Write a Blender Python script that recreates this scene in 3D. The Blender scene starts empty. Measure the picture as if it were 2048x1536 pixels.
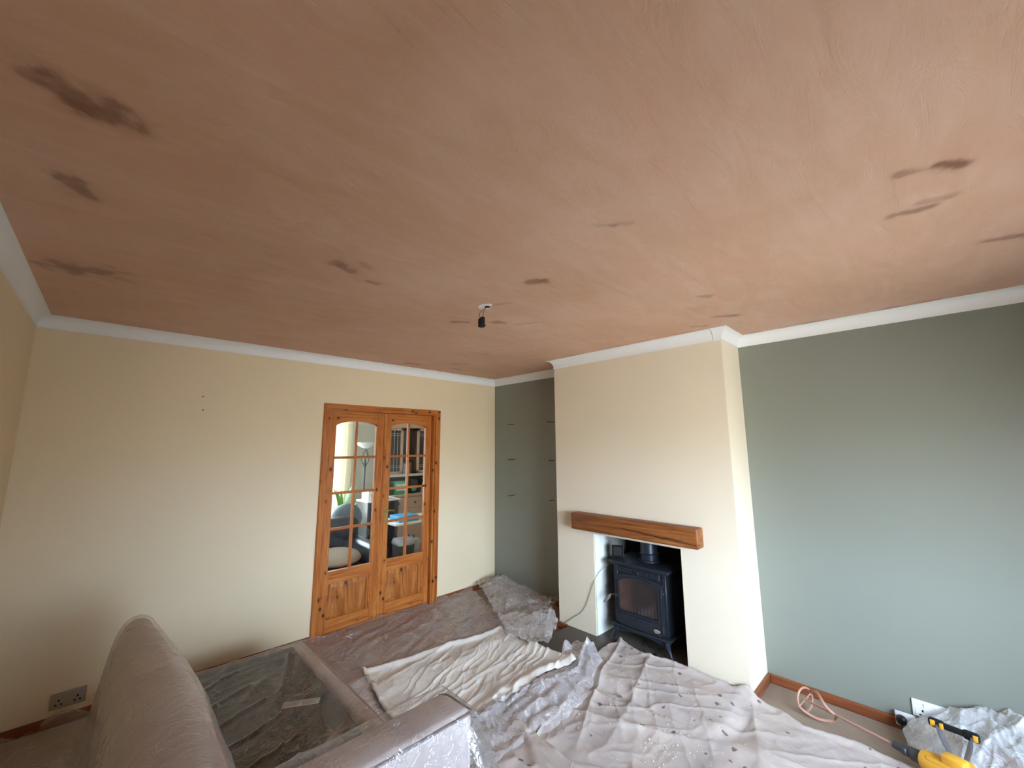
import bpy, bmesh, math, random
import numpy as np
from mathutils import Vector, Matrix

C = bpy.context.scene.collection
scene = bpy.context.scene
R = math.radians

# ------------------------------------------------------------------ camera
cam_data = bpy.data.cameras.new('camera')
cam_data.sensor_width = 36.0
cam_data.lens = 809.47 / 2048 * 36.0
cam_data.clip_start = 0.02
cam = bpy.data.objects.new('camera', cam_data)
C.objects.link(cam)
def cam_matrix(yaw, pitch, roll, loc):
    y, p, r = R(yaw), R(pitch), R(roll)
    f = Vector((math.sin(-y) * math.cos(p), math.cos(y) * math.cos(p), math.sin(p)))
    r0 = f.cross(Vector((0, 0, 1))).normalized(); u0 = r0.cross(f)
    right = math.cos(r) * r0 + math.sin(r) * u0
    up = -math.sin(r) * r0 + math.cos(r) * u0
    m = Matrix((right, up, -f)).transposed().to_4x4()
    m.translation = Vector(loc)
    return m
cam.matrix_world = cam_matrix(-44.411, 8.677, -0.33, (-3.3548, -3.7322, 1.5902))
scene.camera = cam

# ------------------------------------------------------------------ light and exposure
scene.view_settings.view_transform = 'Standard'
scene.view_settings.look = 'None'
scene.view_settings.gamma = 1.0
scene.view_settings.use_curve_mapping = False
scene.view_settings.exposure = 0.0
scene.cycles.transparent_max_bounces = 14
scene.cycles.diffuse_bounces = 5

SKY, SKY_LOW, SKY_DIR = 61.0, .11, (-.57, -.82, .05)
world = bpy.data.worlds.new('daylight'); scene.world = world
world.use_nodes = True
nt = world.node_tree; nt.nodes.clear()
wo = nt.nodes.new('ShaderNodeOutputWorld'); bg = nt.nodes.new('ShaderNodeBackground')
tc = nt.nodes.new('ShaderNodeTexCoord'); sp = nt.nodes.new('ShaderNodeSeparateXYZ')
rp = nt.nodes.new('ShaderNodeValToRGB'); mr = nt.nodes.new('ShaderNodeMapRange')
mr.inputs[1].default_value = -1; mr.inputs[2].default_value = 1
nt.links.new(tc.outputs['Generated'], sp.inputs[0]); nt.links.new(sp.outputs['Z'], mr.inputs[0])
nt.links.new(mr.outputs[0], rp.inputs[0]); nt.links.new(rp.outputs[0], bg.inputs[0]); nt.links.new(bg.outputs[0], wo.inputs[0])
# the overcast sky is brightest to one side of the window (behind and left of the camera)
vd = nt.nodes.new('ShaderNodeVectorMath'); vd.operation = 'DOT_PRODUCT'; vd.inputs[1].default_value = SKY_DIR
m1 = nt.nodes.new('ShaderNodeMapRange'); m1.interpolation_type = 'SMOOTHSTEP'
for i_, v_ in enumerate((.55, .97, SKY * SKY_LOW, SKY)): m1.inputs[i_ + 1].default_value = v_
nt.links.new(tc.outputs['Generated'], vd.inputs[0]); nt.links.new(vd.outputs['Value'], m1.inputs[0])
m2 = nt.nodes.new('ShaderNodeMapRange'); ad = nt.nodes.new('ShaderNodeMath'); ad.operation = 'ADD'
for i_, v_ in enumerate((.1, .7, 0.0, SKY * .45)): m2.inputs[i_ + 1].default_value = v_
nt.links.new(sp.outputs['Y'], m2.inputs[0]); nt.links.new(m1.outputs[0], ad.inputs[0]); nt.links.new(m2.outputs[0], ad.inputs[1]); nt.links.new(ad.outputs[0], bg.inputs[1])
e = rp.color_ramp.elements
e[0].position = 0.0; e[0].color = (.26, .26, .25, 1)
e[1].position = 1.0; e[1].color = (.68, .86, 1.14, 1)
k = e.new(.49); k.color = (.40, .41, .41, 1)
k = e.new(.53); k.color = (.66, .80, 1.0, 1)

def portal(name, loc, rot, sx, sy):
    l = bpy.data.lights.new(name, 'AREA'); l.shape = 'RECTANGLE'; l.size = sx; l.size_y = sy
    l.cycles.is_portal = True
    o = bpy.data.objects.new(name, l); C.objects.link(o); o.location = loc; o.rotation_euler = rot
    return o

# room dimensions
L, H, D = 3.7585, 2.4, 0.3608          # width, height, breast depth
YA, YB = -1.2608, -2.7828              # breast sides
YF = -4.95                              # window wall behind the camera
WX0, WX1, WZ0, WZ1 = -3.10, -0.60, 0.72, 1.84   # window opening
OY0, OY1, OZ, OX = -2.3944, -1.6498, 0.850, 0.13  # fireplace opening
DX0, DX1, DZ = -1.98, -0.885, 1.918     # doorway
NY = 3.3                                # far wall of the next room
portal('window_portal', ((WX0 + WX1) / 2, YF - .12, (WZ0 + WZ1) / 2), (R(90), 0, R(180)), WX1 - WX0, WZ1 - WZ0)
portal('next_room_portal', (-1.45, NY + .12, 1.25), (R(90), 0, 0), 2.0, 1.9)

# ------------------------------------------------------------------ helpers
def tag(o, label=None, cat=None, group=None, kind=None):
    if label: o['label'] = label
    if cat: o['category'] = cat
    if group: o['group'] = group
    if kind: o['kind'] = kind
    return o
def thing(name, label, cat, loc=(0, 0, 0), group=None, kind=None):
    o = bpy.data.objects.new(name, None); C.objects.link(o); o.location = loc
    o.empty_display_size = .05
    return tag(o, label, cat, group, kind)
def wloc(o):
    v = Vector((0, 0, 0))
    while o is not None:
        v += Vector(o.location); o = o.parent
    return v
def obj(name, bm, mat, parent=None, smooth=False, origin=None):
    me = bpy.data.meshes.new(name)
    off = wloc(parent) if parent is not None else Vector((0, 0, 0))
    o = bpy.data.objects.new(name, me); C.objects.link(o)
    if origin is not None:
        o.location = Vector(origin) - off; off = Vector(origin)
    bmesh.ops.translate(bm, verts=bm.verts, vec=-off)
    if smooth:
        for f in bm.faces: f.smooth = True
    bm.to_mesh(me); bm.free()
    for m in (mat if isinstance(mat, (list, tuple)) else [mat]): me.materials.append(m)
    if parent is not None: o.parent = parent
    if smooth and not isinstance(smooth, str):
        me.set_sharp_from_angle(angle=R(38))
    return o
def struct(name, bm, mat, parent=None, **k):
    o = obj(name, bm, mat, parent, **k)
    if parent is None: o['kind'] = 'structure'
    return o
def nb(): return bmesh.new()
def box(bm, x0, x1, y0, y1, z0, z1, bev=0, seg=2, mat=0, M=None):
    b = bmesh.new()
    bmesh.ops.create_cube(b, size=1)
    for v in b.verts:
        v.co = Vector((x0 + (v.co.x + .5) * (x1 - x0), y0 + (v.co.y + .5) * (y1 - y0), z0 + (v.co.z + .5) * (z1 - z0)))
    if bev: bmesh.ops.bevel(b, geom=b.edges[:], offset=bev, segments=seg, profile=.5, affect='EDGES')
    merge(bm, b, M, mat)
    return bm
def merge(bm, b, M=None, mat=0):
    if M is not None: bmesh.ops.transform(b, matrix=M, verts=b.verts)
    for f in b.faces: f.material_index = mat
    bmesh.ops.recalc_face_normals(b, faces=b.faces)
    me = bpy.data.meshes.new('t'); b.to_mesh(me); b.free(); bm.from_mesh(me); bpy.data.meshes.remove(me)
def lathe(bm, prof, seg=32, M=None, mat=0, cap=True):
    b = bmesh.new(); rings = []
    for r, z in prof:
        rings.append([b.verts.new((r * math.cos(2 * math.pi * i / seg), r * math.sin(2 * math.pi * i / seg), z)) for i in range(seg)])
    for a, c in zip(rings, rings[1:]):
        for i in range(seg): b.faces.new((a[i], a[(i + 1) % seg], c[(i + 1) % seg], c[i]))
    if cap:
        b.faces.new(rings[0][::-1]); b.faces.new(rings[-1])
    merge(bm, b, M, mat); return bm
def tube(bm, pts, r, seg=8, closed=False, mat=0, M=None):
    b = bmesh.new(); P = [Vector(p) for p in pts]; n = len(P); rings = []
    rr = r if isinstance(r, (list, tuple)) else [r] * n
    up = Vector((0, 0, 1)); prev = None
    for i in range(n):
        if closed: t = P[(i + 1) % n] - P[i - 1]
        else: t = P[min(i + 1, n - 1)] - P[max(i - 1, 0)]
        t.normalize()
        if prev is None:
            a = t.cross(up)
            if a.length < .1: a = t.cross(Vector((1, 0, 0)))
        else: a = prev - t * prev.dot(t)
        a.normalize(); prev = a; c = t.cross(a)
        rings.append([b.verts.new(P[i] + rr[i] * (math.cos(2 * math.pi * j / seg) * a + math.sin(2 * math.pi * j / seg) * c)) for j in range(seg)])
    for i in range(n if closed else n - 1):
        A, B = rings[i], rings[(i + 1) % n]
        for j in range(seg): b.faces.new((A[j], A[(j + 1) % seg], B[(j + 1) % seg], B[j]))
    if not closed: b.faces.new(rings[0][::-1]); b.faces.new(rings[-1])
    merge(bm, b, M, mat); return bm
def spline(pts, n=8):
    P = [np.array(p, float) for p in pts]; P = [2 * P[0] - P[1]] + P + [2 * P[-1] - P[-2]]; out = []
    for i in range(1, len(P) - 2):
        for t in np.linspace(0, 1, n, endpoint=False):
            out.append(.5 * ((2 * P[i]) + (-P[i-1] + P[i+1]) * t + (2*P[i-1] - 5*P[i] + 4*P[i+1] - P[i+2]) * t*t + (-P[i-1] + 3*P[i] - 3*P[i+1] + P[i+2]) * t**3))
    out.append(P[-2]); return [tuple(o) for o in out]
def prism(bm, pts2, axis, a0, a1, mat=0, M=None):
    """pts2: polygon in the two other axes (cyclic order after axis removed), extruded a0..a1"""
    b = bmesh.new()
    def mk(p, a):
        return {'x': (a, p[0], p[1]), 'y': (p[0], a, p[1]), 'z': (p[0], p[1], a)}[axis]
    A = [b.verts.new(mk(p, a0)) for p in pts2]; B = [b.verts.new(mk(p, a1)) for p in pts2]
    n = len(pts2)
    b.faces.new(A); b.faces.new(B[::-1])
    for i in range(n): b.faces.new((A[i], B[i], B[(i + 1) % n], A[(i + 1) % n]))
    merge(bm, b, M, mat); return bm
def frame(o, d, up=(0, 0, 1)):
    d = Vector(d).normalized(); x = Vector(up).cross(d).normalized(); y = d.cross(x)
    m = Matrix((x, y, d)).transposed().to_4x4(); m.translation = Vector(o); return m   # local z = d

# ------------------------------------------------------------------ materials
class NT:
    def __init__(s, name):
        s.m = bpy.data.materials.new(name); s.m.use_nodes = True
        s.t = s.m.node_tree; s.t.nodes.clear()
        s.out = s.n('ShaderNodeOutputMaterial'); s.p = s.n('ShaderNodeBsdfPrincipled')
        s.l(s.p.outputs[0], s.out.inputs[0])
    def n(s, k, **kw):
        x = s.t.nodes.new(k)
        for a, b in kw.items(): setattr(x, a, b)
        return x
    def l(s, a, b): s.t.links.new(a, b)
    def co(s, scale=(1, 1, 1), loc=(0, 0, 0), rot=(0, 0, 0)):
        c = s.n('ShaderNodeTexCoord'); m = s.n('ShaderNodeMapping')
        m.inputs['Scale'].default_value = scale; m.inputs['Location'].default_value = loc; m.inputs['Rotation'].default_value = rot
        s.l(c.outputs['Object'], m.inputs[0]); return m.outputs[0]
    def noise(s, vec, scale, detail=4, rough=.5, dist=0):
        x = s.n('ShaderNodeTexNoise'); x.inputs['Scale'].default_value = scale; x.inputs['Detail'].default_value = detail
        x.inputs['Roughness'].default_value = rough; x.inputs['Distortion'].default_value = dist
        s.l(vec, x.inputs['Vector']); return x.outputs['Fac']
    def ramp(s, f, stops):
        x = s.n('ShaderNodeValToRGB'); e = x.color_ramp.elements
        while len(e) < len(stops): e.new(.5)
        for i, (p, c) in enumerate(stops):
            e[i].position = p; e[i].color = (*c, 1) if len(c) == 3 else c
        s.l(f, x.inputs[0]); return x.outputs[0]
    def fr(s, f, a, b, c=0, d=1):
        x = s.n('ShaderNodeMapRange'); s.l(f, x.inputs[0])
        for i, v in enumerate((a, b, c, d)): x.inputs[i + 1].default_value = v
        return x.outputs[0]
    def mix(s, f, a, b, mode='MIX'):
        x = s.n('ShaderNodeMix', data_type='RGBA', blend_type=mode)
        for sock, v in ((x.inputs[0], f), (x.inputs[6], a), (x.inputs[7], b)):
            if isinstance(v, (int, float)): sock.default_value = v
            elif isinstance(v, tuple): sock.default_value = (*v, 1)
            else: s.l(v, sock)
        return x.outputs[2]
    def math(s, op, a, b=0):
        x = s.n('ShaderNodeMath', operation=op)
        for sock, v in ((x.inputs[0], a), (x.inputs[1], b)):
            if isinstance(v, (int, float)): sock.default_value = v
            else: s.l(v, sock)
        return x.outputs[0]
    def bump(s, h, strength=.3, dist=.01):
        x = s.n('ShaderNodeBump'); x.inputs['Strength'].default_value = strength; x.inputs['Distance'].default_value = dist
        s.l(h, x.inputs['Height']); s.l(x.outputs[0], s.p.inputs['Normal']); return x.outputs[0]
    def col(s, c):
        if isinstance(c, tuple): s.p.inputs['Base Color'].default_value = (*c, 1)
        else: s.l(c, s.p.inputs['Base Color'])
    def set(s, **k):
        for a, b in k.items():
            i = s.p.inputs[a.replace('_', ' ')]
            if isinstance(b, (int, float)): i.default_value = b
            else: s.l(b, i)
        return s

def paint(name, c, rough=.55, var=.06, bump=.05):
    t = NT(name); v = t.co()
    n1 = t.noise(v, 1.3, 3); n2 = t.noise(v, 90, 3)
    a = tuple(x * (1 - var) for x in c); b = tuple(min(1, x * (1 + var)) for x in c)
    t.col(t.mix(n1, a, b)); t.set(Roughness=rough); t.bump(n2, bump, .002); return t.m
def plain(name, c, rough=.5, metal=0., bump=0, bs=60, spec=None):
    t = NT(name); v = t.co(); n = t.noise(v, bs, 3)
    t.col(t.mix(n, tuple(x * .9 for x in c), tuple(min(1, x * 1.08) for x in c))); t.set(Roughness=rough, Metallic=metal)
    if bump: t.bump(n, bump, .003)
    return t.m
def wood(name, axis, light, mid, dark, knots=True, rough=.38, seed=0, kscale=10.):
    t = NT(name)
    s = [26., 26., 26.]; s[axis] = 1.6
    v = t.co(tuple(s), (seed, seed * 1.7, seed * .6))
    w = t.noise(v, 1.0, 5, .6, 1.2)
    s2 = [150., 150., 150.]; s2[axis] = 4
    fine = t.noise(t.co(tuple(s2)), 1.0, 3)
    base = t.ramp(w, [(.28, dark), (.46, mid), (.62, light), (.8, mid)])
    base = t.mix(t.fr(fine, .35, .7, 0, .35), base, dark)
    if knots:
        s3 = [1.25, 1.25, 1.25]; s3[axis] = .8
        vv = t.co(tuple(s3), (seed * 3.1, seed, 2.0 + seed))
        vo = t.n('ShaderNodeTexVoronoi'); vo.inputs['Scale'].default_value = kscale; t.l(vv, vo.inputs['Vector'])
        cut = t.fr(vo.outputs['Distance'], .10, .15, 1, 0)
        halo = t.fr(vo.outputs['Distance'], .12, .34, .5, 0)
        base = t.mix(halo, base, tuple(x * .62 for x in mid))
        base = t.mix(cut, base, (.055, .014, .006))
    t.col(base); t.set(Roughness=rough, Specular_IOR_Level=.3); t.bump(w, .12, .002); return t.m

def ceiling_mat():
    t = NT('pink_plaster'); v = t.co()
    a = t.noise(v, 1.1, 5, .6, .6)
    b = t.noise(t.co((1, 3.2, 1), rot=(0, 0, .5)), 2.2, 6, .65, 1.4)
    c1 = t.ramp(a, [(.3, (.60, .355, .232)), (.5, (.66, .41, .285)), (.72, (.71, .465, .345))])
    c2 = t.mix(t.fr(b, .42, .75, 0, .45), c1, (.78, .56, .45))
    red = t.noise(t.co((1, 2, 1), (3, 1, 0)), 1.7, 4, .55, .8)
    c2 = t.mix(t.fr(red, .5, .75, 0, .45), c2, (.68, .36, .25))
    at = t.n('ShaderNodeAttribute', attribute_name='stain')
    f = t.math('MULTIPLY', at.outputs['Fac'], t.fr(t.noise(v, 14, 4), .3, .6, .65, 1.0))
    c3 = t.mix(f, c2, (.21, .085, .05))
    t.col(c3); t.set(Roughness=t.fr(f, 0, 1, .62, .35))
    tro = t.noise(t.co((1, 4.5, 1), rot=(0, 0, .62)), 3.0, 7, .7, 1.0)
    h = t.math('ADD', t.math('MULTIPLY', tro, 1.0), t.math('MULTIPLY', t.noise(v, 70, 3), .05))
    t.bump(h, .5, .012); return t.m

def carpet_mat():
    t = NT('carpet'); v = t.co(); n = t.noise(v, 260, 3, .8); m = t.noise(v, 3, 3)
    c = t.ramp(n, [(.3, (.20, .135, .10)), (.5, (.33, .25, .19)), (.7, (.46, .37, .29))])
    t.col(t.mix(t.fr(m, .4, .7, 0, .35), c, (.29, .19, .16))); t.set(Roughness=.95); t.bump(n, .6, .006); return t.m

def film(name, tint=(.85, .83, .84), a0=.22, a1=.75, nscale=9, dust=.25, crink=.45, f0=.25):
    t = NT(name); v = t.co()
    lw = t.n('ShaderNodeLayerWeight'); lw.inputs['Blend'].default_value = .45
    n = t.noise(v, nscale, 5, .65, .8); fine = t.noise(v, 120, 3, .7)
    al = t.math('ADD', t.fr(lw.outputs['Facing'], f0, 1, a0, a1), t.fr(n, .48, .75, 0, dust))
    al = t.math('ADD', al, t.fr(fine, .62, .72, 0, .12))
    wn = t.n('ShaderNodeTexNoise', noise_dimensions='3D'); wn.inputs['Scale'].default_value = 3.5; wn.inputs['Detail'].default_value = 4; t.l(v, wn.inputs['Vector'])
    va = t.n('ShaderNodeVectorMath', operation='MULTIPLY_ADD'); va.inputs[1].default_value = (.35, .35, .1); t.l(wn.outputs['Color'], va.inputs[0]); t.l(v, va.inputs[2])
    mp = t.n('ShaderNodeMapping'); mp.inputs['Scale'].default_value = (1, 2.1, 1); mp.inputs['Rotation'].default_value = (0, 0, -.35); t.l(va.outputs[0], mp.inputs[0])
    ck = None
    for sc_, wd_, am_ in ((7, .020, 1.0), (17, .045, .7)):
        vo = t.n('ShaderNodeTexVoronoi', feature='DISTANCE_TO_EDGE'); vo.inputs['Scale'].default_value = sc_; t.l(mp.outputs[0], vo.inputs['Vector'])
        q = t.fr(vo.outputs['Distance'], 0, wd_, am_, 0); ck = q if ck is None else t.math('MAXIMUM', ck, q)
    ck = t.math('MULTIPLY', ck, t.fr(t.noise(v, 5, 3), .38, .62, .15, 1))
    al = t.math('ADD', al, t.math('MULTIPLY', ck, crink))  # crinkle lines: pale crease highlights painted in as extra opacity
    t.p.inputs['Base Color'].default_value = (*tint, 1)
    t.set(Roughness=.22, Alpha=t.math('MINIMUM', al, .95)); t.p.inputs['IOR'].default_value = 1.5
    bmp = t.bump(t.math('ADD', n, t.math('MULTIPLY', ck, .5)), .4, .01)
    gl = t.n('ShaderNodeBsdfGlossy'); gl.inputs['Roughness'].default_value = .17; t.l(bmp, gl.inputs['Normal'])
    fz = t.n('ShaderNodeLayerWeight'); fz.inputs['Blend'].default_value = .5; t.l(bmp, fz.inputs['Normal'])
    mx = t.n('ShaderNodeMixShader'); t.l(t.fr(t.math('POWER', fz.outputs['Facing'], 4.0), 0, 1, .07, .7), mx.inputs[0]); t.l(t.p.outputs[0], mx.inputs[1]); t.l(gl.outputs[0], mx.inputs[2])
    t.l(mx.outputs[0], t.out.inputs[0]); return t.m

def cloth(name, c, c2, spots=0., bs=.35, weave=420):
    t = NT(name); v = t.co(); n = t.noise(v, 2.6, 5, .6, .5); w = t.noise(v, weave, 2)
    col = t.mix(t.fr(n, .35, .68), c, c2)
    if spots:
        st = t.noise(t.co(loc=(4, 2, 0)), 4.5, 4, .6, .6)
        col = t.mix(t.fr(st, .54, .74, 0, .42), col, (.40, .27, .22))
        vo = t.n('ShaderNodeTexVoronoi'); vo.inputs['Scale'].default_value = 13; t.l(t.co(), vo.inputs['Vector'])
        sel = t.n('ShaderNodeSeparateColor'); t.l(vo.outputs['Color'], sel.inputs[0])
        th = t.fr(sel.outputs[0], .15, 1, .0, .20)
        dn = t.math('ADD', vo.outputs['Distance'], t.fr(t.noise(v, 60, 3), .3, .7, -.07, .07))
        f = t.fr(t.math('SUBTRACT', dn, th), -.015, .015, spots, 0)
        col = t.mix(f, col, (.10, .065, .05))
    t.col(col); t.set(Roughness=.9, Specular_IOR_Level=.12); t.bump(t.math('ADD', w, t.math('MULTIPLY', n, 3.)), bs, .004); return t.m

M_CREAM = paint('cream_paint', (.80, .67, .46), .5)
M_CREAM2 = paint('pale_cream_paint', (.78, .69, .54), .5)
M_WHITEP = paint('white_paint', (.86, .87, .87), .55, .04, .15)
M_GREEN = paint('sage_paint', (.232, .245, .212), .36, .04)
M_CEIL = ceiling_mat()
M_CARPET = carpet_mat()
PL, PM, PD = (.60, .235, .055), (.47, .15, .030), (.27, .066, .013)
M_PINE_V = wood('pine_vertical', 2, PL, PM, PD, seed=0)
M_PINE_V2 = wood('pine_panel', 2, (.58, .235, .06), (.38, .12, .024), (.17, .04, .009), seed=5, kscale=8)
M_PINE_H = wood('pine_horizontal', 0, PL, PM, PD, seed=2)
M_SKIRT_X = wood('skirting_wood_x', 0, (.28, .092, .034), (.22, .066, .025), (.14, .036, .014), False, seed=3)
M_SKIRT_Y = wood('skirting_wood_y', 1, (.28, .092, .034), (.22, .066, .025), (.14, .036, .014), False, seed=3)
M_OAK = wood('oak_beam', 1, (.33, .125, .034), (.235, .075, .018), (.08, .022, .006), False, .42, seed=7)
M_BLACKWOOD = plain('dark_crack', (.02, .008, .004), .8)
M_IRON = plain('cast_iron', (.019, .024, .034), .42, .25, .25, 140)
M_IRON2 = plain('flue_iron', (.024, .032, .048), .36, .3, .1, 80)
M_SOOT = plain('soot', (.02, .017, .014), .9, 0, .4, 30)
M_HEARTH = plain('slate_hearth', (.085, .07, .055), .6, 0, .25, 18)
M_CHROME = plain('chrome', (.75, .75, .74), .18, 1)
M_BRASS = plain('brass', (.55, .38, .13), .3, 1)
M_BLACK = plain('black_plastic', (.012, .012, .014), .35)
for _m in (M_BLACK, M_HOLE if 'M_HOLE' in globals() else M_BLACK): _m.node_tree.nodes['Principled BSDF'].inputs['Specular IOR Level'].default_value = .25
M_RUBBER = plain('charcoal_plastic', (.035, .037, .04), .5)
M_WHITE = plain('white_plastic', (.82, .83, .84), .3)
M_YELLOW = plain('yellow_plastic', (.72, .36, .03), .45, 0, .15, 40)
M_GREY = plain('grey_plastic', (.25, .26, .27), .3)
M_PINKMETAL = plain('plaster_caked_metal', (.48, .27, .20), .6, .2, .8, 120)
M_HOLE = plain('dark_hole', (.01, .008, .007), .9)
M_WIRE = plain('grey_cable', (.20, .19, .17), .5)
M_FABRIC = cloth('sofa_fabric', (.48, .42, .41), (.58, .515, .50), bs=.3, weave=300)
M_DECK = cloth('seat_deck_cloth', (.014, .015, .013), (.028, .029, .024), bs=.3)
M_PIPING = plain('sofa_piping', (.17, .12, .11), .8)
M_SHEET1 = cloth('cream_cotton', (.72, .67, .60), (.60, .55, .50), bs=.25)
M_SHEET2 = cloth('spotted_cotton', (.48, .41, .36), (.40, .35, .33), .8, .3)
M_FILM_FLOOR = film('floor_film', (.60, .50, .48), .16, .66, 11, .18, .85)
M_FILM_PILE = film('heaped_film', (.66, .61, .57), .25, .8, 13, .25, .8)
M_FILM_SOFA = film('sofa_film', (.74, .71, .71), .03, .60, 6, .15, .38, .6)
M_FILM_WHITE = film('white_film', (.85, .87, .9), .40, .9, 14, .35)
M_LABEL = plain('paper_label', (.60, .57, .54), .7)

def glass_mat(name, refl=1.0, tint=(.97, .98, .97)):
    t = NT(name); tr = t.n('ShaderNodeBsdfTransparent'); tr.inputs[0].default_value = (*tint, 1)
    gl = t.n('ShaderNodeBsdfGlossy'); gl.inputs['Roughness'].default_value = .01
    fz = t.n('ShaderNodeLayerWeight'); fz.inputs['Blend'].default_value = .5
    mx = t.n('ShaderNodeMixShader'); t.l(t.fr(t.math('POWER', fz.outputs['Facing'], 5.0), 0, 1, .03, 1.0), mx.inputs[0]); t.l(tr.outputs[0], mx.inputs[1]); t.l(gl.outputs[0], mx.inputs[2])
    t.l(mx.outputs[0], t.out.inputs[0]); return t.m
M_GLASS = glass_mat('clear_glass')
M_SMOKEG = plain('smoky_grey_plastic', (.10, .10, .105), .25)

def matt(m):
    m.node_tree.nodes['Principled BSDF'].inputs['Specular IOR Level'].default_value = .08
    return m
for _m in (M_SOOT, M_HOLE, M_CARPET): matt(_m)
# ------------------------------------------------------------------ numpy noise and fold functions
def _hash(ix, iy, seed):
    h = (ix * 374761393 + iy * 668265263 + seed * 1442695041) & 0x7fffffff
    h = ((h ^ (h >> 13)) * 1274126177) & 0x7fffffff
    return ((h ^ (h >> 16)) & 0xffff) / 65535.0
def vnoise(x, y, seed=0):
    ix = np.floor(x).astype(np.int64); iy = np.floor(y).astype(np.int64)
    fx = x - ix; fy = y - iy
    fx = fx * fx * (3 - 2 * fx); fy = fy * fy * (3 - 2 * fy)
    a = _hash(ix, iy, seed); b = _hash(ix + 1, iy, seed); c = _hash(ix, iy + 1, seed); d = _hash(ix + 1, iy + 1, seed)
    return (a * (1 - fx) + b * fx) * (1 - fy) + (c * (1 - fx) + d * fx) * fy
def fbm(x, y, seed=0, o=4):
    s = 0; a = .5
    for i in range(o): s = s + a * vnoise(x * 2**i, y * 2**i, seed + i * 7); a *= .5
    return s
def ridge(x, y, sx, sy, ang=0, seed=0, p=3, warp=.12):
    """sharp creases; sx = spacing across, sy = length along"""
    wx = (fbm(x * 4, y * 4, seed + 50, 3) - .45) * warp; wy = (fbm(x * 4 + 9, y * 4, seed + 60, 3) - .45) * warp
    c, s = math.cos(ang), math.sin(ang)
    u = ((x + wx) * c + (y + wy) * s) / sy; v = (-(x + wx) * s + (y + wy) * c) / sx
    n = vnoise(u, v, seed)
    return (1 - np.abs(2 * n - 1)) ** p
def crumple(x, y, s=.12, seed=0, p=2.5):
    r = 0
    for i, (k, a) in enumerate(((1, .5), (.55, .3), (.3, .2))):
        r = r + a * ridge(x, y, s * k, s * k * 2.6, .7 + 1.9 * i + seed, seed + 11 * i, p, .15)
        r = r + a * .7 * ridge(x, y, s * k, s * k * 2.2, -.6 + 1.3 * i + seed, seed + 5 + 11 * i, p, .15)
    return r
def sstep(a, b, x):
    t = np.clip((x - a) / (b - a), 0, 1); return t * t * (3 - 2 * t)
def resample(P, n):
    P = np.array(P, float); d = np.r_[0, np.cumsum(np.hypot(*np.diff(P, axis=0).T))]
    t = np.linspace(0, d[-1], n); return np.c_[np.interp(t, d, P[:, 0]), np.interp(t, d, P[:, 1])]
def grid_bm(X, Y, Z, mask=None):
    ny, nx = X.shape; b = bmesh.new()
    vs = [b.verts.new(p) for p in np.c_[X.ravel(), Y.ravel(), Z.ravel()].tolist()]
    for j in range(ny - 1):
        for i in range(nx - 1):
            if mask is not None and not mask[j, i]: continue
            q = j * nx + i; b.faces.new((vs[q], vs[q + 1], vs[q + nx + 1], vs[q + nx]))
    if mask is not None:
        bmesh.ops.delete(b, geom=[v for v in b.verts if not v.link_faces], context='VERTS')
    bmesh.ops.recalc_face_normals(b, faces=b.faces)
    return b
def coons(bot, top, left, right, nx, ny):
    """bot,top run left->right; left,right run bottom->top"""
    B, T, Lf, Rt = resample(bot, nx), resample(top, nx), resample(left, ny), resample(right, ny)
    u = np.linspace(0, 1, nx)[None, :, None]; v = np.linspace(0, 1, ny)[:, None, None]
    S = (1 - v) * B[None] + v * T[None] + (1 - u) * Lf[:, None] + u * Rt[:, None] \
        - ((1 - u) * (1 - v) * B[0] + u * (1 - v) * B[-1] + (1 - u) * v * T[0] + u * v * T[-1])
    return S[..., 0], S[..., 1], np.broadcast_to(u[..., 0], (ny, nx)), np.broadcast_to(v[..., 0], (ny, nx))
def sheet(name, patch, zfun, mat, thick=0, parent=None):
    X, Y, U, V = patch
    X = X + 0; Y = Y + 0
    jx = (fbm(X * 9, Y * 9, 31, 3) - .45) * .03; jy = (fbm(X * 9 + 5, Y * 9, 37, 3) - .45) * .03
    Z = zfun(X, Y, U, V)
    b = grid_bm(X + jx, Y + jy, Z)
    o = obj(name, b, mat, parent, smooth='all')
    if thick:
        m = o.modifiers.new('thickness', 'SOLIDIFY'); m.thickness = thick; m.offset = 0
    return o

# ------------------------------------------------------------------ the room shell
T = .12
b = nb(); box(b, -L - T, T + .3, YF - T, NY + T, -.15, 0); struct('floor', b, M_CARPET)
# ceiling: fine grid carrying the damp patches as an attribute
nx, ny = 360, 470
xs = np.linspace(-L, 0, nx); ys = np.linspace(YF, 0, ny); CX, CY = np.meshgrid(xs, ys)
CZ = np.full_like(CX, H) - .0015 * (fbm(CX * 2, CY * 2, 3) - .5)
stain = np.zeros_like(CX)
def blot(p0, p1, w, a, seed):
    global stain
    p0 = np.array(p0); p1 = np.array(p1); d = p1 - p0; ll = max(1e-6, (d @ d))
    t = np.clip(((CX - p0[0]) * d[0] + (CY - p0[1]) * d[1]) / ll, 0, 1)
    dist = np.hypot(CX - p0[0] - t * d[0], CY - p0[1] - t * d[1])
    dist = dist + (fbm(CX * 16, CY * 16, seed, 5) - .47) * w * 2.4 + (ridge(CX, CY, .02, .08, .6 + seed, seed, 1) - .5) * w * .35
    stain = np.maximum(stain, a * (1 - sstep(w * .45, w * 1.05, dist)) + .25 * a * (1 - sstep(w * 1.0, w * 1.8, dist)))
blot((-3.560, -2.440), (-3.51, -2.43), 0.031, 0.47, 1); blot((-3.52, -2.425), (-3.445, -2.405), 0.056, 0.81, 2)
blot((-3.519, -1.985), (-3.490, -1.905), 0.041, 0.59, 4)
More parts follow.
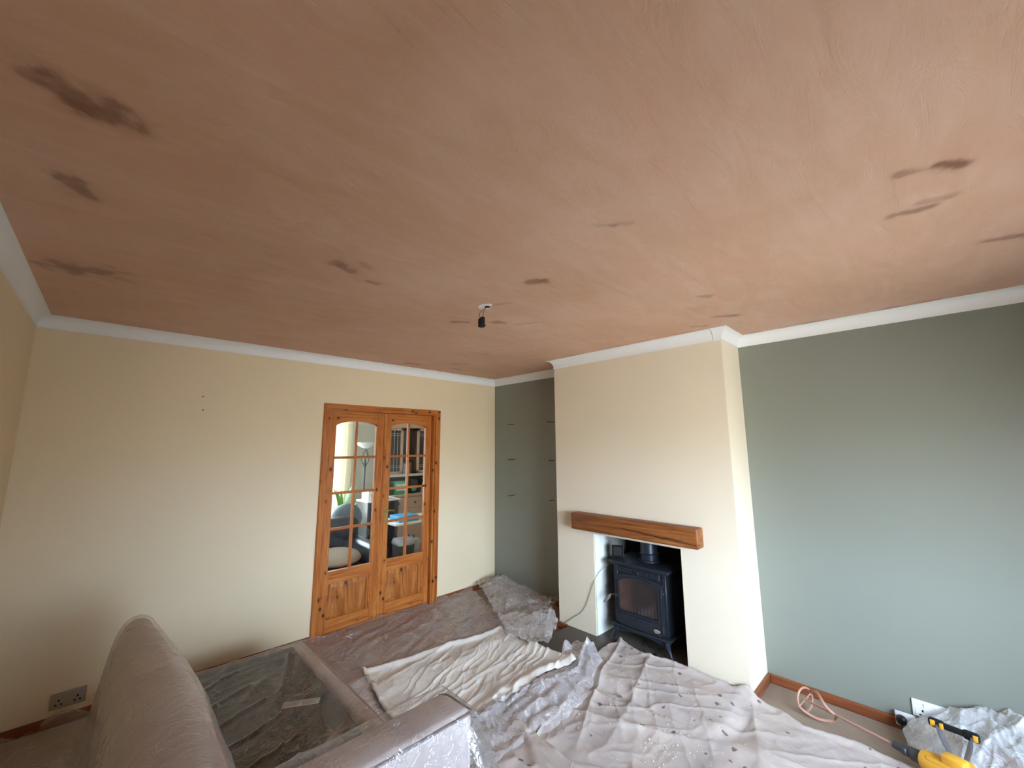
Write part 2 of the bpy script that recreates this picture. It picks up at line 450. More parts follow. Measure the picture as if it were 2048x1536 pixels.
blot((-3.641, -1.065), (-3.55, -1.12), 0.047, 0.59, 5); blot((-3.56, -1.09), (-3.47, -1.14), 0.079, 0.64, 6)
blot((-2.69, -1.95), (-2.65, -1.925), 0.032, 0.55, 7); blot((-2.74, -1.94), (-2.72, -1.99), 0.017, 0.42, 8); blot((-2.63, -2.04), (-2.60, -2.02), 0.019, 0.26, 8)
blot((-2.53, -1.87), (-2.485, -1.875), 0.024, 0.51, 9)
blot((-1.935, -2.42), (-1.895, -2.475), 0.027, 0.72, 10)
blot((-1.82, -1.63), (-1.755, -1.68), 0.030, 0.64, 11); blot((-1.62, -1.80), (-1.57, -1.83), 0.027, 0.59, 12)
blot((-1.85, -2.05), (-1.80, -2.14), 0.015, 0.30, 13); blot((-1.5, -1.85), (-1.42, -1.98), 0.019, 0.30, 14)
blot((-2.14, -2.96), (-2.10, -3.0), 0.019, 0.51, 15); blot((-2.10, -3.02), (-2.07, -3.05), 0.015, 0.26, 15)
blot((-1.70, -3.845), (-1.655, -3.89), 0.022, 0.68, 16); blot((-1.725, -3.755), (-1.69, -3.83), 0.017, 0.47, 17)
blot((-1.43, -3.73), (-1.41, -3.83), 0.019, 0.51, 18); blot((-1.47, -3.80), (-1.45, -3.87), 0.017, 0.30, 18)
blot((-.55, -2.68), (-.51, -2.73), 0.034, 0.64, 19); blot((-.67, -2.86), (-.60, -2.96), 0.024, 0.59, 20)
blot((-1.12, -2.93), (-1.08, -2.97), 0.022, 0.42, 21); blot((-.9, -3.98), (-.86, -4.1), 0.027, 0.51, 22)
blot((-1.35, -.21), (-1.25, -.24), 0.032, 0.51, 23); blot((-.84, -.30), (-.78, -.31), 0.030, 0.51, 24); blot((-1.62, -.2), (-1.55, -.2), 0.018, 0.34, 25)
blot((-1.0, -.5), (-.9, -.55), 0.036, 0.34, 26); blot((-1.15, -1.0), (-1.05, -1.05), 0.036, 0.21, 27)
# the darker ragged line along the coving of the right wall and the far corner
edge = 1 - sstep(.0, .045, np.abs(CX + .075 + .02 * (fbm(CX * 5, CY * 7, 77) - .5)))
edge2 = 1 - sstep(0, .035, np.abs(CX + D + .075 + .02 * (fbm(CX * 5, CY * 7, 71) - .5)))
edge = np.where(CY < YB - .1, edge, 0) + np.where((CY > YB) & (CY < YA), edge2, 0)
stain = np.maximum(stain, .55 * edge * sstep(.38, .6, fbm(CX * 6, CY * 6, 90)))
ob = grid_bm(CX, CY, CZ); c_o = struct('ceiling', ob, M_CEIL, smooth='all')
at = c_o.data.attributes.new('stain', 'FLOAT', 'POINT'); at.data.foreach_set('value', stain.ravel().astype(np.float32))
b = nb(); box(b, -L - T, T + .3, YF - T, T, H + .004, H + .1); struct('trim_10', b, M_WHITEP)   # joists and boards above the plaster

b = nb(); box(b, -L - T, -L, YF - T, T, 0, H); struct('wall_left', b, M_CREAM)
# back wall with the doorway
b = nb(); box(b, -L, DX0 - .03, 0, T, 0, H); box(b, DX1 + .03, 0, 0, T, 0, H); box(b, DX0 - .03, DX1 + .03, 0, T, DZ + .03, H)
struct('wall_back', b, M_CREAM)
# window wall behind the camera
b = nb(); box(b, -L, WX0, YF - T, YF, 0, H); box(b, WX1, 0, YF - T, YF, 0, H); box(b, WX0, WX1, YF - T, YF, 0, WZ0); box(b, WX0, WX1, YF - T, YF, WZ1, H)
struct('wall_front', b, M_CREAM)
# right wall, sage green, with the recess of the fireplace behind the breast
b = nb(); box(b, 0, T, YF - T, OY0 - .02, 0, H); box(b, 0, T, OY1 + .02, T, 0, H); box(b, 0, T, OY0 - .02, OY1 + .02, OZ + .25, H)
struct('wall_right', b, M_GREEN)
# chimney breast : cream shell around a recess, whitewashed left cheek, sooty back
def breast():
    b = nb()
    box(b, -D, 0, OY1, YA, 0, H); box(b, -D, 0, YB, OY0, 0, H)
    box(b, -D, 0, OY0, OY1, OZ, H)
    return b
struct('wall_chimney_breast', breast(), M_CREAM2)
def rough_cheek():
    n = 40; zz, xx = np.meshgrid(np.linspace(.04, OZ - .001, n), np.linspace(-D + .012, OX, n))
    yy = OY1 - .004 - .014 * fbm(xx * 9, zz * 9, 5) * sstep(-D, -D + .06, xx)
    b = grid_bm(xx, yy, zz); return b
def cheek_mat():
    t = NT('whitewashed_render'); v = t.co(); n = t.noise(v, 7, 5, .6)
    s = t.n('ShaderNodeSeparateXYZ'); t.l(v, s.inputs[0])
    soot = t.fr(t.math('ADD', s.outputs['X'], t.fr(n, .3, .7, -.05, .05)), -.235, -.16, 0, .72)
    t.col(t.mix(soot, (.74, .76, .74), (.10, .085, .06))); t.set(Roughness=.8); t.bump(n, .4, .01); return t.m
b = rough_cheek(); struct('trim_11', b, cheek_mat(), smooth='all')
b = nb(); box(b, OX, OX + .05, OY0 - .02, OY1 + .02, 0, OZ + .25)            # back of recess
box(b, -D + .14, OX, OY0 - .05, OY0 - .001, .05, OZ)                          # right cheek lining
box(b, T, OX, OY0 - .02, OY1 + .02, OZ + .22, OZ + .25)
struct('wall_fireplace_back', b, M_SOOT)

# window behind the camera
wn = thing('window_1', None, None, ((WX0 + WX1) / 2, YF - .06, WZ0)); wn['kind'] = 'structure'
b = nb()
fw = .06
box(b, WX0, WX1, YF - .09, YF - .03, WZ0, WZ0 + fw); box(b, WX0, WX1, YF - .09, YF - .03, WZ1 - fw, WZ1)
for x in (WX0, (WX0 * 2 + WX1) / 3 - fw / 2, (WX0 + 2 * WX1) / 3 - fw / 2, WX1 - fw): box(b, x, x + fw, YF - .088, YF - .032, WZ0, WZ1)
obj('window_frame', b, M_WHITE, wn)
b = nb(); box(b, WX0 + .02, WX1 - .02, YF - .064, YF - .060, WZ0 + .02, WZ1 - .02); obj('window_pane', b, M_GLASS, wn)
b = nb(); box(b, WX0 - .05, WX1 + .05, YF - .02, YF + .10, WZ0 - .03, WZ0 - .001, .006); obj('window_sill', b, M_WHITEP, wn)

# coving
CW, CV = .0578, .0655
prof = [(0, -CV - .012), (.006, -CV - .012), (.006, -CV)] + [(.004 + (CW - .004) * (1 - math.cos(a)), -CV + (CV - .003) * math.sin(a)) for a in np.linspace(0.0, math.pi / 2, 9)] + [(CW, 0), (CW, .001), (0, .001)]
def sweep(bm, p0, p1, nrm, m0, m1, k=1.0):
    """profile swept p0->p1 in plan, nrm = inward normal; m0/m1 = mitre shift along path per unit profile offset"""
    b2 = bmesh.new(); d = (Vector(p1) - Vector(p0)).normalized(); n = Vector(nrm); A = []; B = []
    for o, z in prof:
        o *= k; zz = H + z * k - .0005
        a = Vector(p0) + n * o + d * (o * m0); c = Vector(p1) + n * o + d * (o * m1)
        A.append(b2.verts.new((a.x, a.y, zz))); B.append(b2.verts.new((c.x, c.y, zz)))
    for i in range(len(A)): 
        j = (i + 1) % len(A); b2.faces.new((A[i], A[j], B[j], B[i]))
    b2.faces.new(A[::-1]); b2.faces.new(B)
    merge(bm, b2)
def cov(name, segs):
    b = nb()
    for s in segs: sweep(b, *s)
    o = struct(name, b, M_WHITEP, smooth=True); return o
cov('trim_1', [((-L, YF), (-L, 0), (1, 0), 0, -1)])
cov('trim_2', [((-L, 0), (0, 0), (0, -1), 1, -1)])
cov('trim_3', [((0, 0), (0, YA), (-1, 0), 1, -1)])
cov('trim_4', [((0, YA), (-D, YA), (0, 1), 1, 1), ((-D, YA), (-D, YB + .055), (-1, 0), -1, 0)])
cov('trim_5', [((-D, YB + .050), (-D, YB), (-1, 0), 0, 1, 1.07), ((-D, YB), (0, YB), (0, -1), -1, -1)])
cov('trim_6', [((0, YB), (0, YF), (-1, 0), 1, 0)])

# skirting boards
BH, BT = .056, .018
def skirt(name, segs, mat):
    b = nb()
    for (x0, x1, y0, y1) in segs: box(b, x0, x1, y0, y1, 0, BH, .004, 1)
    return struct(name, b, mat)
skirt('baseboard_back', [(-L, DX0 - .062, -BT, 0), (DX1 + .078, 0, -BT, 0)], M_SKIRT_X)
skirt('baseboard_alcove', [(-BT, 0, YA, -BT)], M_SKIRT_Y)
skirt('baseboard_breast', [(-D - BT, -D, YA - .10, YA + BT), (-D - BT, -D, YB - BT, YB + .05)], M_SKIRT_Y)
skirt('baseboard_breast_side', [(-D - BT, 0, YB - BT, YB), (-D, -BT, YA, YA + BT)], M_SKIRT_X)
skirt('baseboard_right', [(-BT, 0, YF, YB - BT)], M_SKIRT_Y)
skirt('baseboard_left', [(-L, -L + BT, YF, -BT)], M_SKIRT_Y)

# hearth slab
b = nb(); box(b, -D - .0005, OX, OY0 + .004, OY1 - .004, -.02, .05); box(b, -.86, -D - .001, YB + .055, YA - .105, -.02, .05, .005)
struct('trim_12', b, M_HEARTH)

# door frame: architrave + lining
b = nb()
ax0, ax1, az = -2.0397, -.8089, 1.9749
def mould(bm, pts_axis, a0, a1, vertical, flip=False):
    pass
w = .058
for (x0, x1) in ((ax0, ax0 + w), (ax1 - w, ax1)):
    box(b, x0, x1, -.016, -.0005, 0, az - .0, .003, 1)
    box(b, x0 + (.004 if x0 == ax0 else .030), x1 - (.030 if x0 == ax0 else .004), -.022, -.014, 0, az - .006, .003, 1)
arch = struct('trim_7', b, M_PINE_V)
b = nb(); box(b, ax0 + .0, ax1 - .0, -.0165, -.0006, az - w, az, .003, 1); box(b, ax0 + .006, ax1 - .006, -.023, -.014, az - .028, az - .004, .003, 1)
struct('trim_8', b, M_PINE_H)
b = nb(); box(b, DX0 - .029, DX0, -.001, T + .001, 0, DZ + .028); box(b, DX1, DX1 + .029, -.001, T + .001, 0, DZ + .028)
box(b, DX0, DX1, -.001, T + .001, DZ, DZ + .028); box(b, DX1 - .012, DX1, .085, .10, 0, DZ)
struct('trim_9', b, M_PINE_V)

# the pair of glazed doors
def door(name, x0, x1, gx0, gx1, handle):
    y0, y1 = .040, .078
    z0, zt = .008, DZ - .003
    gz0, gz1, crown = .515, 1.782, 1.828
    cx = (gx0 + gx1) / 2
    t = thing(name, None, None, ((x0 + x1) / 2, .06, z0)); t['kind'] = 'structure'
    b = nb(); box(b, x0, gx0, y0, y1, z0, zt, .002, 1); obj('stile', b, M_PINE_V, t)
    b = nb(); box(b, gx1, x1, y0, y1, z0, zt, .002, 1); obj('stile', b, M_PINE_V, t)
    b = nb(); box(b, gx0 - .001, gx1 + .001, y0 + .0005, y1, z0, .115); obj('bottom_rail', b, M_PINE_H, t)
    b = nb(); box(b, gx0 - .001, gx1 + .001, y0 + .0005, y1, .425, gz0); obj('lock_rail', b, M_PINE_H, t)
    # arched top rail
    n = 14; hw = (gx1 - gx0) / 2; sg = crown - gz1; rr = (hw * hw + sg * sg) / (2 * sg)
    arc = [(cx + hw * math.cos(a), gz1 + sg * (1 - (math.cos(a)) ** 2) ** .75) for a in np.linspace(0, math.pi, n)]
    pts = [(gx1 + .001, zt), (gx1 + .001, gz1)] + arc[1:-1] + [(gx0 - .001, gz1), (gx0 - .001, zt)]
    b = nb(); prism(b, pts, 'y', y0 + .0005, y1); obj('top_rail', b, M_PINE_H, t)
    # raised and fielded lower panel
    b = nb(); box(b, gx0, gx1, y0 + .014, y1 - .014, .115, .425)
    bb = bmesh.new(); m = .012
    o_ = [(gx0 + m, .115 + m), (gx1 - m, .115 + m), (gx1 - m, .425 - m), (gx0 + m, .425 - m)]
    i_ = [(gx0 + .05, .115 + .05), (gx1 - .05, .115 + .05), (gx1 - .05, .425 - .05), (gx0 + .05, .425 - .05)]
    O = [bb.verts.new((p[0], y0 + .014, p[1])) for p in o_]; I = [bb.verts.new((p[0], y0 + .004, p[1])) for p in i_]
    for k in range(4): bb.faces.new((O[k], O[(k + 1) % 4], I[(k + 1) % 4], I[k]))
    bb.faces.new(I); merge(b, bb)
    obj('panel', b, M_PINE_V2, t)
    b = nb(); bb = bmesh.new(); q_ = []
    for ins_, yy_ in ((0, y0 + .004), (.010, y0 + .004), (.012, y0 + .015), (0, y0 + .015)):
        q_.append([bb.verts.new((p[0], yy_, p[1])) for p in ((gx0 + ins_, .115 + ins_), (gx1 - ins_, .115 + ins_), (gx1 - ins_, .425 - ins_), (gx0 + ins_, .425 - ins_))])
    for a_ in range(4):
        for i in range(4): bb.faces.new((q_[a_][i], q_[a_][(i + 1) % 4], q_[(a_ + 1) % 4][(i + 1) % 4], q_[(a_ + 1) % 4][i]))
    merge(b, bb)
    obj('panel_moulding', b, M_PINE_H, t)
    # glazing bars
    bw = .011
    b = nb(); box(b, cx - bw, cx + bw, y0 + .004, y1 - .004, gz0, crown - .002, .004, 2)
    obj('glazing_bar', b, M_PINE_V, t)
    for z in (.868, 1.178, 1.492):
        b = nb(); box(b, gx0, gx1, y0 + .0045, y1 - .0045, z - bw, z + bw, .004, 2); obj('glazing_bar', b, M_PINE_H, t)
    rows = [gz0, .868, 1.178, 1.492, crown]
    for r_ in range(4):
        for (xa, xb) in ((gx0, cx), (cx, gx1)):
            b = nb(); za, zb = rows[r_], rows[r_ + 1]
            box(b, xa + .003, xb - .003, .0575, .0605, za + .004, zb - (.030 if r_ == 3 else .004)); obj('pane', b, M_GLASS, t)
    if handle:
        hx = x0 + .036
        b = nb(); box(b, hx - .018, hx + .018, y0 - .004, y0 - .0005, .875, 1.01, .0015, 1)
        h = obj('handle_plate', b, M_BRASS, t)
        b = nb(); tube(b, [(hx, y0 - .003, .975), (hx, y0 - .035, .975)], .008, 12)
        tube(b, spline([(hx, y0 - .035, .975), (hx + .02, y0 - .038, .978), (hx + .05, y0 - .034, .975), (hx + .085, y0 - .03, .968)]), [.008] * 24 + [.006], 10)
        obj('lever', b, M_BRASS, h, smooth=True)
    return t
door('door_1', -1.974, -1.4335, -1.905, -1.517, False)
d2 = door('door_2', -1.4285, -.889, -1.358, -.957, True)
b = nb(); box(b, -1.4415, -1.4215, .033, .0395, .01, DZ - .006, .003, 1); obj('meeting_bead', b, M_PINE_V, d2)

# ------------------------------------------------------------------ mantel beam
mt = thing('mantel_beam', 'chunky varnished oak beam with a long split fixed above the fireplace', 'mantel shelf', (-D, -2.0, .883))
MY0, MY1 = -2.563, -1.500
b = nb(); box(b, -.470, -D - .0015, MY0, MY1, .888, 1.023, .012, 3)
for v in b.verts:   # slightly hewn faces
    v.co.x += .002 * math.sin(v.co.y * 9); v.co.z += .002 * math.sin(v.co.y * 5)
obj('beam', b, M_OAK, mt, smooth=True)
b = nb()
cr = [(-1.93, .965), (-2.0, .955), (-2.06, .945), (-2.12, .945), (-2.18, .937), (-2.24, .938), (-2.30, .930), (-2.36, .934), (-2.42, .930), (-2.455, .936)]
tube(b, [(-.4705 + .002 * math.sin(y * 9), y, z) for y, z in spline(cr, 5)], [.0012 + .0022 * math.sin(math.pi * i / 46) for i in range(len(spline(cr, 5)))], 6)
cr2 = [(-2.32, .928), (-2.40, .921), (-2.47, .921), (-2.549, .916)]
sp2 = spline(cr2, 6)
tube(b, [(-.4705 + .002 * math.sin(y * 9), y, z) for y, z in sp2], .0016, 6)
tube(b, [(-.4665, -2.5575, .916), (-.45, -2.5635, .915), (-.42, -2.5635, .917)], .0018, 6)
obj('crack', b, M_BLACKWOOD, mt)

# ------------------------------------------------------------------ stove
st = thing('wood_burning_stove', 'black cast iron wood burning stove on four legs in the fireplace', 'stove', (-.15, -2.03, .05))
SX = -.300; SB = .03; SY0, SY1 = -2.235, -1.805
b = nb(); box(b, SX, SB, SY0, SY1, .185, .640, .008, 2)
box(b, SX - .006, SX + .02, SY0 - .006, SY0 + .03, .19, .635, .004, 1); box(b, SX - .006, SX + .02, SY1 - .03, SY1 + .006, .19, .635, .004, 1)
obj('body', b, M_IRON, st, smooth=True)
b = nb(); box(b, SX - .035, SB + .01, SY0 - .040, SY1 + .040, .641, .660, .007, 3)
box(b, SX - .022, SB, SY0 - .028, SY1 + .028, .628, .641, .005, 2); obj('top_plate', b, M_IRON, st, smooth=True)
b = nb(); box(b, SX - .012, SX + .01, SY0 + .04, SY1 - .04, .578, .622, .004, 1); vp = obj('air_vent_panel', b, M_IRON, st)
for i in range(7):
    b = nb(); y = SY0 + .075 + i * (SY1 - SY0 - .15) / 6; prism(b, [(y - .005, .594), (y + .005, .594), (y + .003, .606), (y, .610), (y - .003, .606)], 'x', SX - .0135, SX - .011)
    obj('vent_slot', b, M_HOLE, vp)
b = nb(); lathe(b, [(.004, 0), (.012, .002), (.014, .010), (.008, .014)], 16, frame((SX - .012, -2.02, .598), (-1, 0, 0))); obj('vent_knob', b, M_IRON2, vp)
# door with arched window
dr = []
y0, y1, z0, zc, za = -2.218, -1.818, .205, .545, .570
n = 13
top = [(y0 + (y1 - y0) * i / (n - 1), zc + (za - zc) * math.sin(math.pi * i / (n - 1))) for i in range(n)]
def ring_plate(bm, outer, inner, xa, xb):
    bb = bmesh.new(); N = len(outer)
    OA = [bb.verts.new((xa, *p)) for p in outer]; IA = [bb.verts.new((xa, *p)) for p in inner]
    OB = [bb.verts.new((xb, *p)) for p in outer]; IB = [bb.verts.new((xb, *p)) for p in inner]
    for i in range(N):
        j = (i + 1) % N
        bb.faces.new((OA[i], OA[j], IA[j], IA[i])); bb.faces.new((OB[i], IB[i], IB[j], OB[j]))
        bb.faces.new((OA[i], OB[i], OB[j], OA[j])); bb.faces.new((IA[i], IA[j], IB[j], IB[i]))
    merge(bm, bb)
def archpts(ya, yb, zb, zt, rise, cr=.02):
    P = [(ya, zb + cr), (ya + cr * .3, zb + cr * .3), (ya + cr, zb), ((ya + yb) / 2, zb), (yb - cr, zb), (yb - cr * .3, zb + cr * .3), (yb, zb + cr)]
    T_ = [(yb - (yb - ya) * i / 12, zt + rise * math.sin(math.pi * i / 12)) for i in range(13)]
    T_[0] = (yb, zt - cr * .6); T_[-1] = (ya, zt - cr * .6)
    return P + T_
b = nb(); ring_plate(b, archpts(y0, y1, .200, .556, .026, .012), archpts(y0 + .040, y1 - .034, .298, .520, .030, .02), SX - .024, SX - .002)
ring_plate(b, archpts(y0 + .026, y1 - .022, .284, .530, .030, .02), archpts(y0 + .038, y1 - .032, .295, .521, .030, .02), SX - .030, SX - .022)
ring_plate(b, archpts(y0 + .014, y1 - .012, .272, .538, .030, .02), archpts(y0 + .020, y1 - .017, .278, .533, .030, .02), SX - .027, SX - .022)
box(b, SX - .026, SX - .006, y0 + .03, y1 - .03, .190, .212, .003, 1)
sd = obj('stove_door', b, M_IRON, st)
def stove_glass_mat():
    t = NT('smoked_stove_glass'); v = t.co((1, 1, 1)); n = t.noise(v, 14, 5, .6)
    w = t.n('ShaderNodeTexWave'); w.inputs['Scale'].default_value = 11; w.bands_direction = 'Y'; w.inputs['Distortion'].default_value = 1.5; t.l(v, w.inputs['Vector'])
    s = t.n('ShaderNodeSeparateXYZ'); t.l(v, s.inputs[0])
    low = t.math('MULTIPLY', t.fr(s.outputs['Z'], .24, .34, 1, 0), t.fr(w.outputs['Fac'], .45, .9, 0, .5))
    side = t.math('MULTIPLY', t.fr(s.outputs['Y'], .05, .17, 0, .75), t.fr(n, .3, .7, .4, 1))
    c = t.mix(side, (.020, .013, .013), (.13, .065, .045)); c = t.mix(low, c, (.12, .085, .07))
    t.col(c); t.set(Roughness=.12); return t.m
b = nb(); prism(b, archpts(y0 + .039, y1 - .033, .297, .5205, .030, .02), 'x', SX - .016, SX - .012); obj('stove_glass', b, stove_glass_mat(), sd)
b = nb(); box(b, SX - .030, SX - .022, -2.115, -1.995, .245, .272, .004, 2); box(b, SX - .034, SX - .028, -2.115, -1.995, .266, .275, .002, 1); box(b, SX - .034, SX - .028, -2.118, -2.110, .244, .275, .002, 1)
obj('air_slider', b, M_IRON2, sd)
b = nb(); lathe(b, [(.001, 0), (.024, 0), (.026, .002), (.024, .004), (.001, .0045)], 24, frame((SX - .023, -2.160, .222), (-1, 0, 0)) @ Matrix.Diagonal((1, .55, 1, 1)))
bd = obj('badge', b, M_CHROME, sd); bd['label'] = 'small oval metal badge'
b = nb(); tube(b, [(SX - .0280, -2.160 + .017 - .034 * t, .222 + .0045 * math.sin(t * 26) * (1 - .3 * t)) for t in np.linspace(0, 1, 60)], .0007, 5)
obj('raised_script', b, M_BLACK, bd)
for z in (.245, .490):
    b = nb(); tube(b, [(SX - .018, SY0 + .03, z - .03), (SX - .018, SY0 + .03, z + .03)], .011, 12); tube(b, [(SX - .018, SY0 + .03, z - .038), (SX - .018, SY0 + .03, z + .038)], .006, 10)
    box(b, SX - .020, SX - .004, SY0 + .01, SY0 + .05, z - .012, z + .012, .003, 1); obj('hinge', b, M_IRON, sd, smooth=True)
# latch handle with a chrome spiral grip
b = nb(); tube(b, [(SX - .02, -1.843, .405), (SX - .055, -1.835, .405)], .009, 12); tube(b, [(SX - .05, -1.845, .412), (SX - .05, -1.80, .405)], .008, 10); hd = obj('latch', b, M_IRON, sd, smooth=True)
b = nb(); P0 = Vector((SX - .052, -1.795, .402)); P1 = Vector((SX - .070, -1.735, .335))
ax = (P1 - P0)
for k in range(5):
    pts = []
    for i in range(22):
        t_ = i / 21; r_ = .011 * math.sin(math.pi * t_) + .002
        c_ = P0 + ax * t_; a_ = 2 * math.pi * (k / 5 + t_ * .6)
        F = frame((0, 0, 0), ax); pts.append(c_ + F.to_3x3() @ Vector((r_ * math.cos(a_), r_ * math.sin(a_), 0)))
    tube(b, pts, .0022, 6)
tube(b, [P0 - ax * .05, P0 + ax * .05], .006, 8); tube(b, [P1 - ax * .04, P1 + ax * .03], .005, 8)
g_ = obj('spring_grip', b, M_CHROME, hd, smooth=True); g_['label'] = 'coiled chrome handle grip'
# bottom ledge and legs
b = nb(); box(b, SX - .035, SB, SY0 - .030, SY1 + .030, .168, .186, .006, 2)
pts = [(SY0 - .02, .17), (SY0 - .02, .15)] + [(SY0 + .04 + (SY1 - SY0 - .08) * i / 10, .135 + .022 * math.sin(math.pi * i / 10)) for i in range(11)] + [(SY1 + .02, .15), (SY1 + .02, .17)]
prism(b, pts, 'x', SX - .022, SX - .008); obj('ledge', b, M_IRON, st, smooth=True)
def leg(yc, sgn, xf):
    b = nb(); P = [(0, 0, .168), (0, .006, .13), (-.004, .020, .10), (-.010, .034, .075), (-.018, .042, .061), (-.022, .045, .054)]
    sx = -1 if xf < -.2 else 1
    pts = spline([(xf - sx * p[0] * 1.0 * 1, yc + sgn * p[1], p[2]) for p in P], 4)
    pts = [(xf + sx * (abs(p[0] - xf)), p[1], p[2]) for p in pts]
    n = len(pts); rad = [.026 - .016 * sstep(0, .6, i / n) + .008 * sstep(.85, 1, i / n) for i in range(n)]
    tube(b, pts, [float(r) for r in rad], 10); return obj('leg', b, M_IRON, st, smooth=True)
leg(SY0 + .010, -1, SX - .012); leg(SY1 - .010, 1, SX - .012); leg(SY0 + .03, -1, SB - .03); leg(SY1 - .03, 1, SB - .03)
b = nb(); lathe(b, [(.082, .661), (.082, .672), (.074, .678), (.073, .715), (.078, .717), (.078, .722), (.068, .726), (.066, .73), (.066, 1.02)], 36, Matrix.Translation((-.135, -2.03, 0)))
obj('flue_pipe', b, M_IRON2, st, smooth=True)
# little scraps of burnt wood beneath the stove
random.seed(4)
b = nb()
for i in range(10):
    x, y = -.30 + random.uniform(-.05, .12), -2.05 + random.uniform(-.10, .10); a = random.uniform(0, 3)
    dx, dy = .02 * math.cos(a), .02 * math.sin(a); tube(b, [(x - dx, y - dy, .0535), (x, y, .056), (x + dx, y + dy, .0535)], [.002, .0035, .001], 6)
tag(obj('charcoal_scraps', b, M_SOOT), 'charcoal scraps lying on the hearth beneath the stove', 'debris', kind='stuff')

# little thermometer on the stove top
g = thing('digital_thermometer', 'small square black digital thermometer standing on the stove top', 'thermometer', (-.235, -1.80, .661))
Mg = Matrix.Translation((-.235, -1.800, .661)) @ Matrix.Rotation(R(28), 4, 'Z') @ Matrix.Rotation(R(10), 4, 'Y')
b = nb(); box(b, -.012, .010, -.046, .046, .004, .098, .008, 3, M=Mg); obj('case', b, plain('silver_plastic', (.45, .45, .45), .4), g, smooth=True)
b = nb(); box(b, -.016, -.011, -.046, .046, .003, .099, .002, 1, M=Mg); obj('bezel', b, matt(plain('matt_black', (.008, .008, .009), .7)), g, smooth=True)
b = nb(); box(b, -.0175, -.0155, -.034, .034, .018, .084, M=Mg); obj('screen', b, matt(plain('lcd_screen', (.028, .026, .024), .65)), g)
b = nb(); box(b, -.022, .03, -.03, .03, 0.0003, .004, .001, 1, M=Matrix.Translation((-.235, -1.800, .661)) @ Matrix.Rotation(R(28), 4, 'Z')); obj('stand', b, M_BLACK, g)
# thin cable from the corner of the breast up into the fireplace
b = nb()
cp = spline([(-.372, -1.262, .065), (-.374, -1.31, .058), (-.370, -1.335, .065), (-.368, -1.42, .13), (-.366, -1.50, .19), (-.366, -1.56, .27), (-.366, -1.60, .37), (-.368, -1.64, .46), (-.33, -1.665, .53), (-.27, -1.70, .58), (-.20, -1.72, .60)], 6)
tube(b, cp, .0022, 6); tag(obj('thin_cable', b, M_WIRE), 'thin grey cable sagging across the cream chimney breast into the fireplace', 'cable')

# ------------------------------------------------------------------ shelf rods in the alcove
for i, (y, pos) in enumerate(((-.354, 'left'), (-.955, 'right'))):
    for z, nm in ((1.835, 'top'), (1.435, 'middle'), (1.035, 'lowest')):
        t = thing('shelf_support_rod', '%s metal shelf rod on the %s side of the green alcove' % (nm, pos) if nm != 'middle' else 'middle metal shelf rod of three on the %s side of the green alcove' % pos, 'shelf support', (0, y, z), 'shelf rods in the green alcove')
        b = nb(); tube(b, [(-.001, y, z), (-.128, y, z)], .0048, 10); obj('rod', b, plain('steel_rod', (.10, .09, .07), .4, .7) if i == 0 and nm == 'top' else bpy.data.materials['steel_rod'], t, smooth=True)
        b = nb(); lathe(b, [(.011, 0), (.011, .003), (.006, .004)], 14, frame((-.0005, y, z), (-1, 0, 0))); obj('wall_collar', b, M_CHROME, t); b = nb(); lathe(b, [(.0056, 0), (.0056, .006)], 12, frame((-.127, y, z), (-1, 0, 0)))
        obj('end_collar', b, M_CHROME, t)
# nails in the door wall
for x, z, lb in ((-2.898, 1.865, 'lower of two tiny dark nail holes on the cream wall'), (-2.907, 1.964, 'upper of two tiny dark nail holes on the cream wall')):
    b = nb(); lathe(b, [(.0015, 0), (.0045, .001), (.003, .004)], 10, frame((x, -.0005, z), (0, -1, 0))); tag(obj('nail', b, M_BLACKWOOD), lb, 'nail', 'nail holes in the cream wall')

# ------------------------------------------------------------------ ceiling light point
cl = thing('ceiling_light_wiring', 'bare black connector block hanging on wires from a ragged hole in the ceiling', 'light wiring', (-1.875, -1.99, H))
b = nb(); bb = bmesh.new(); vs = []; random.seed(2)
for i in range(16):
    a = 2 * math.pi * i / 16; r_ = random.uniform(.8, 1.25); vs.append(bb.verts.new((-1.874 + .030 * r_ * math.cos(a) + .014 * math.sin(a), -1.995 - .055 * r_ * math.sin(a) * .8 + .02 * math.cos(a), H - .003)))
f = bb.faces.new(vs); ex = bmesh.ops.extrude_face_region(bb, geom=[f]); bmesh.ops.translate(bb, verts=[v for v in ex['geom'] if isinstance(v, bmesh.types.BMVert)], vec=(0, 0, .0025)); merge(b, bb)
obj('bare_plaster', b, M_WHITEP, cl)
b = nb(); lathe(b, [(.016, 0), (.016, .001)], 20, Matrix.Translation((-1.862, -2.005, H - .0045))); obj('hole', b, M_HOLE, cl)
b = nb()
tube(b, spline([(-1.865, -1.995, H - .004), (-1.885, -1.975, H - .03), (-1.895, -1.972, H - .05), (-1.888, -1.976, H - .075)]), .0018, 6)
obj('wire', b, plain('brown_wire', (.05, .02, .012), .5), cl); b = nb()
tube(b, spline([(-1.863, -1.997, H - .004), (-1.872, -1.985, H - .03), (-1.874, -1.982, H - .05), (-1.880, -1.983, H - .075)]), .0018, 6)
obj('wire', b, bpy.data.materials['brown_wire'], cl)
b = nb(); box(b, -1.900, -1.868, -1.996, -1.964, H - .128, H - .073, .007, 2); box(b, -1.893, -1.860, -1.992, -1.970, H - .120, H - .108, .003, 1); box(b, -1.894, -1.872, -2.0, -1.972, H - .080, H - .066, .004, 1)
obj('connector_block', b, M_BLACK, cl, smooth=True)

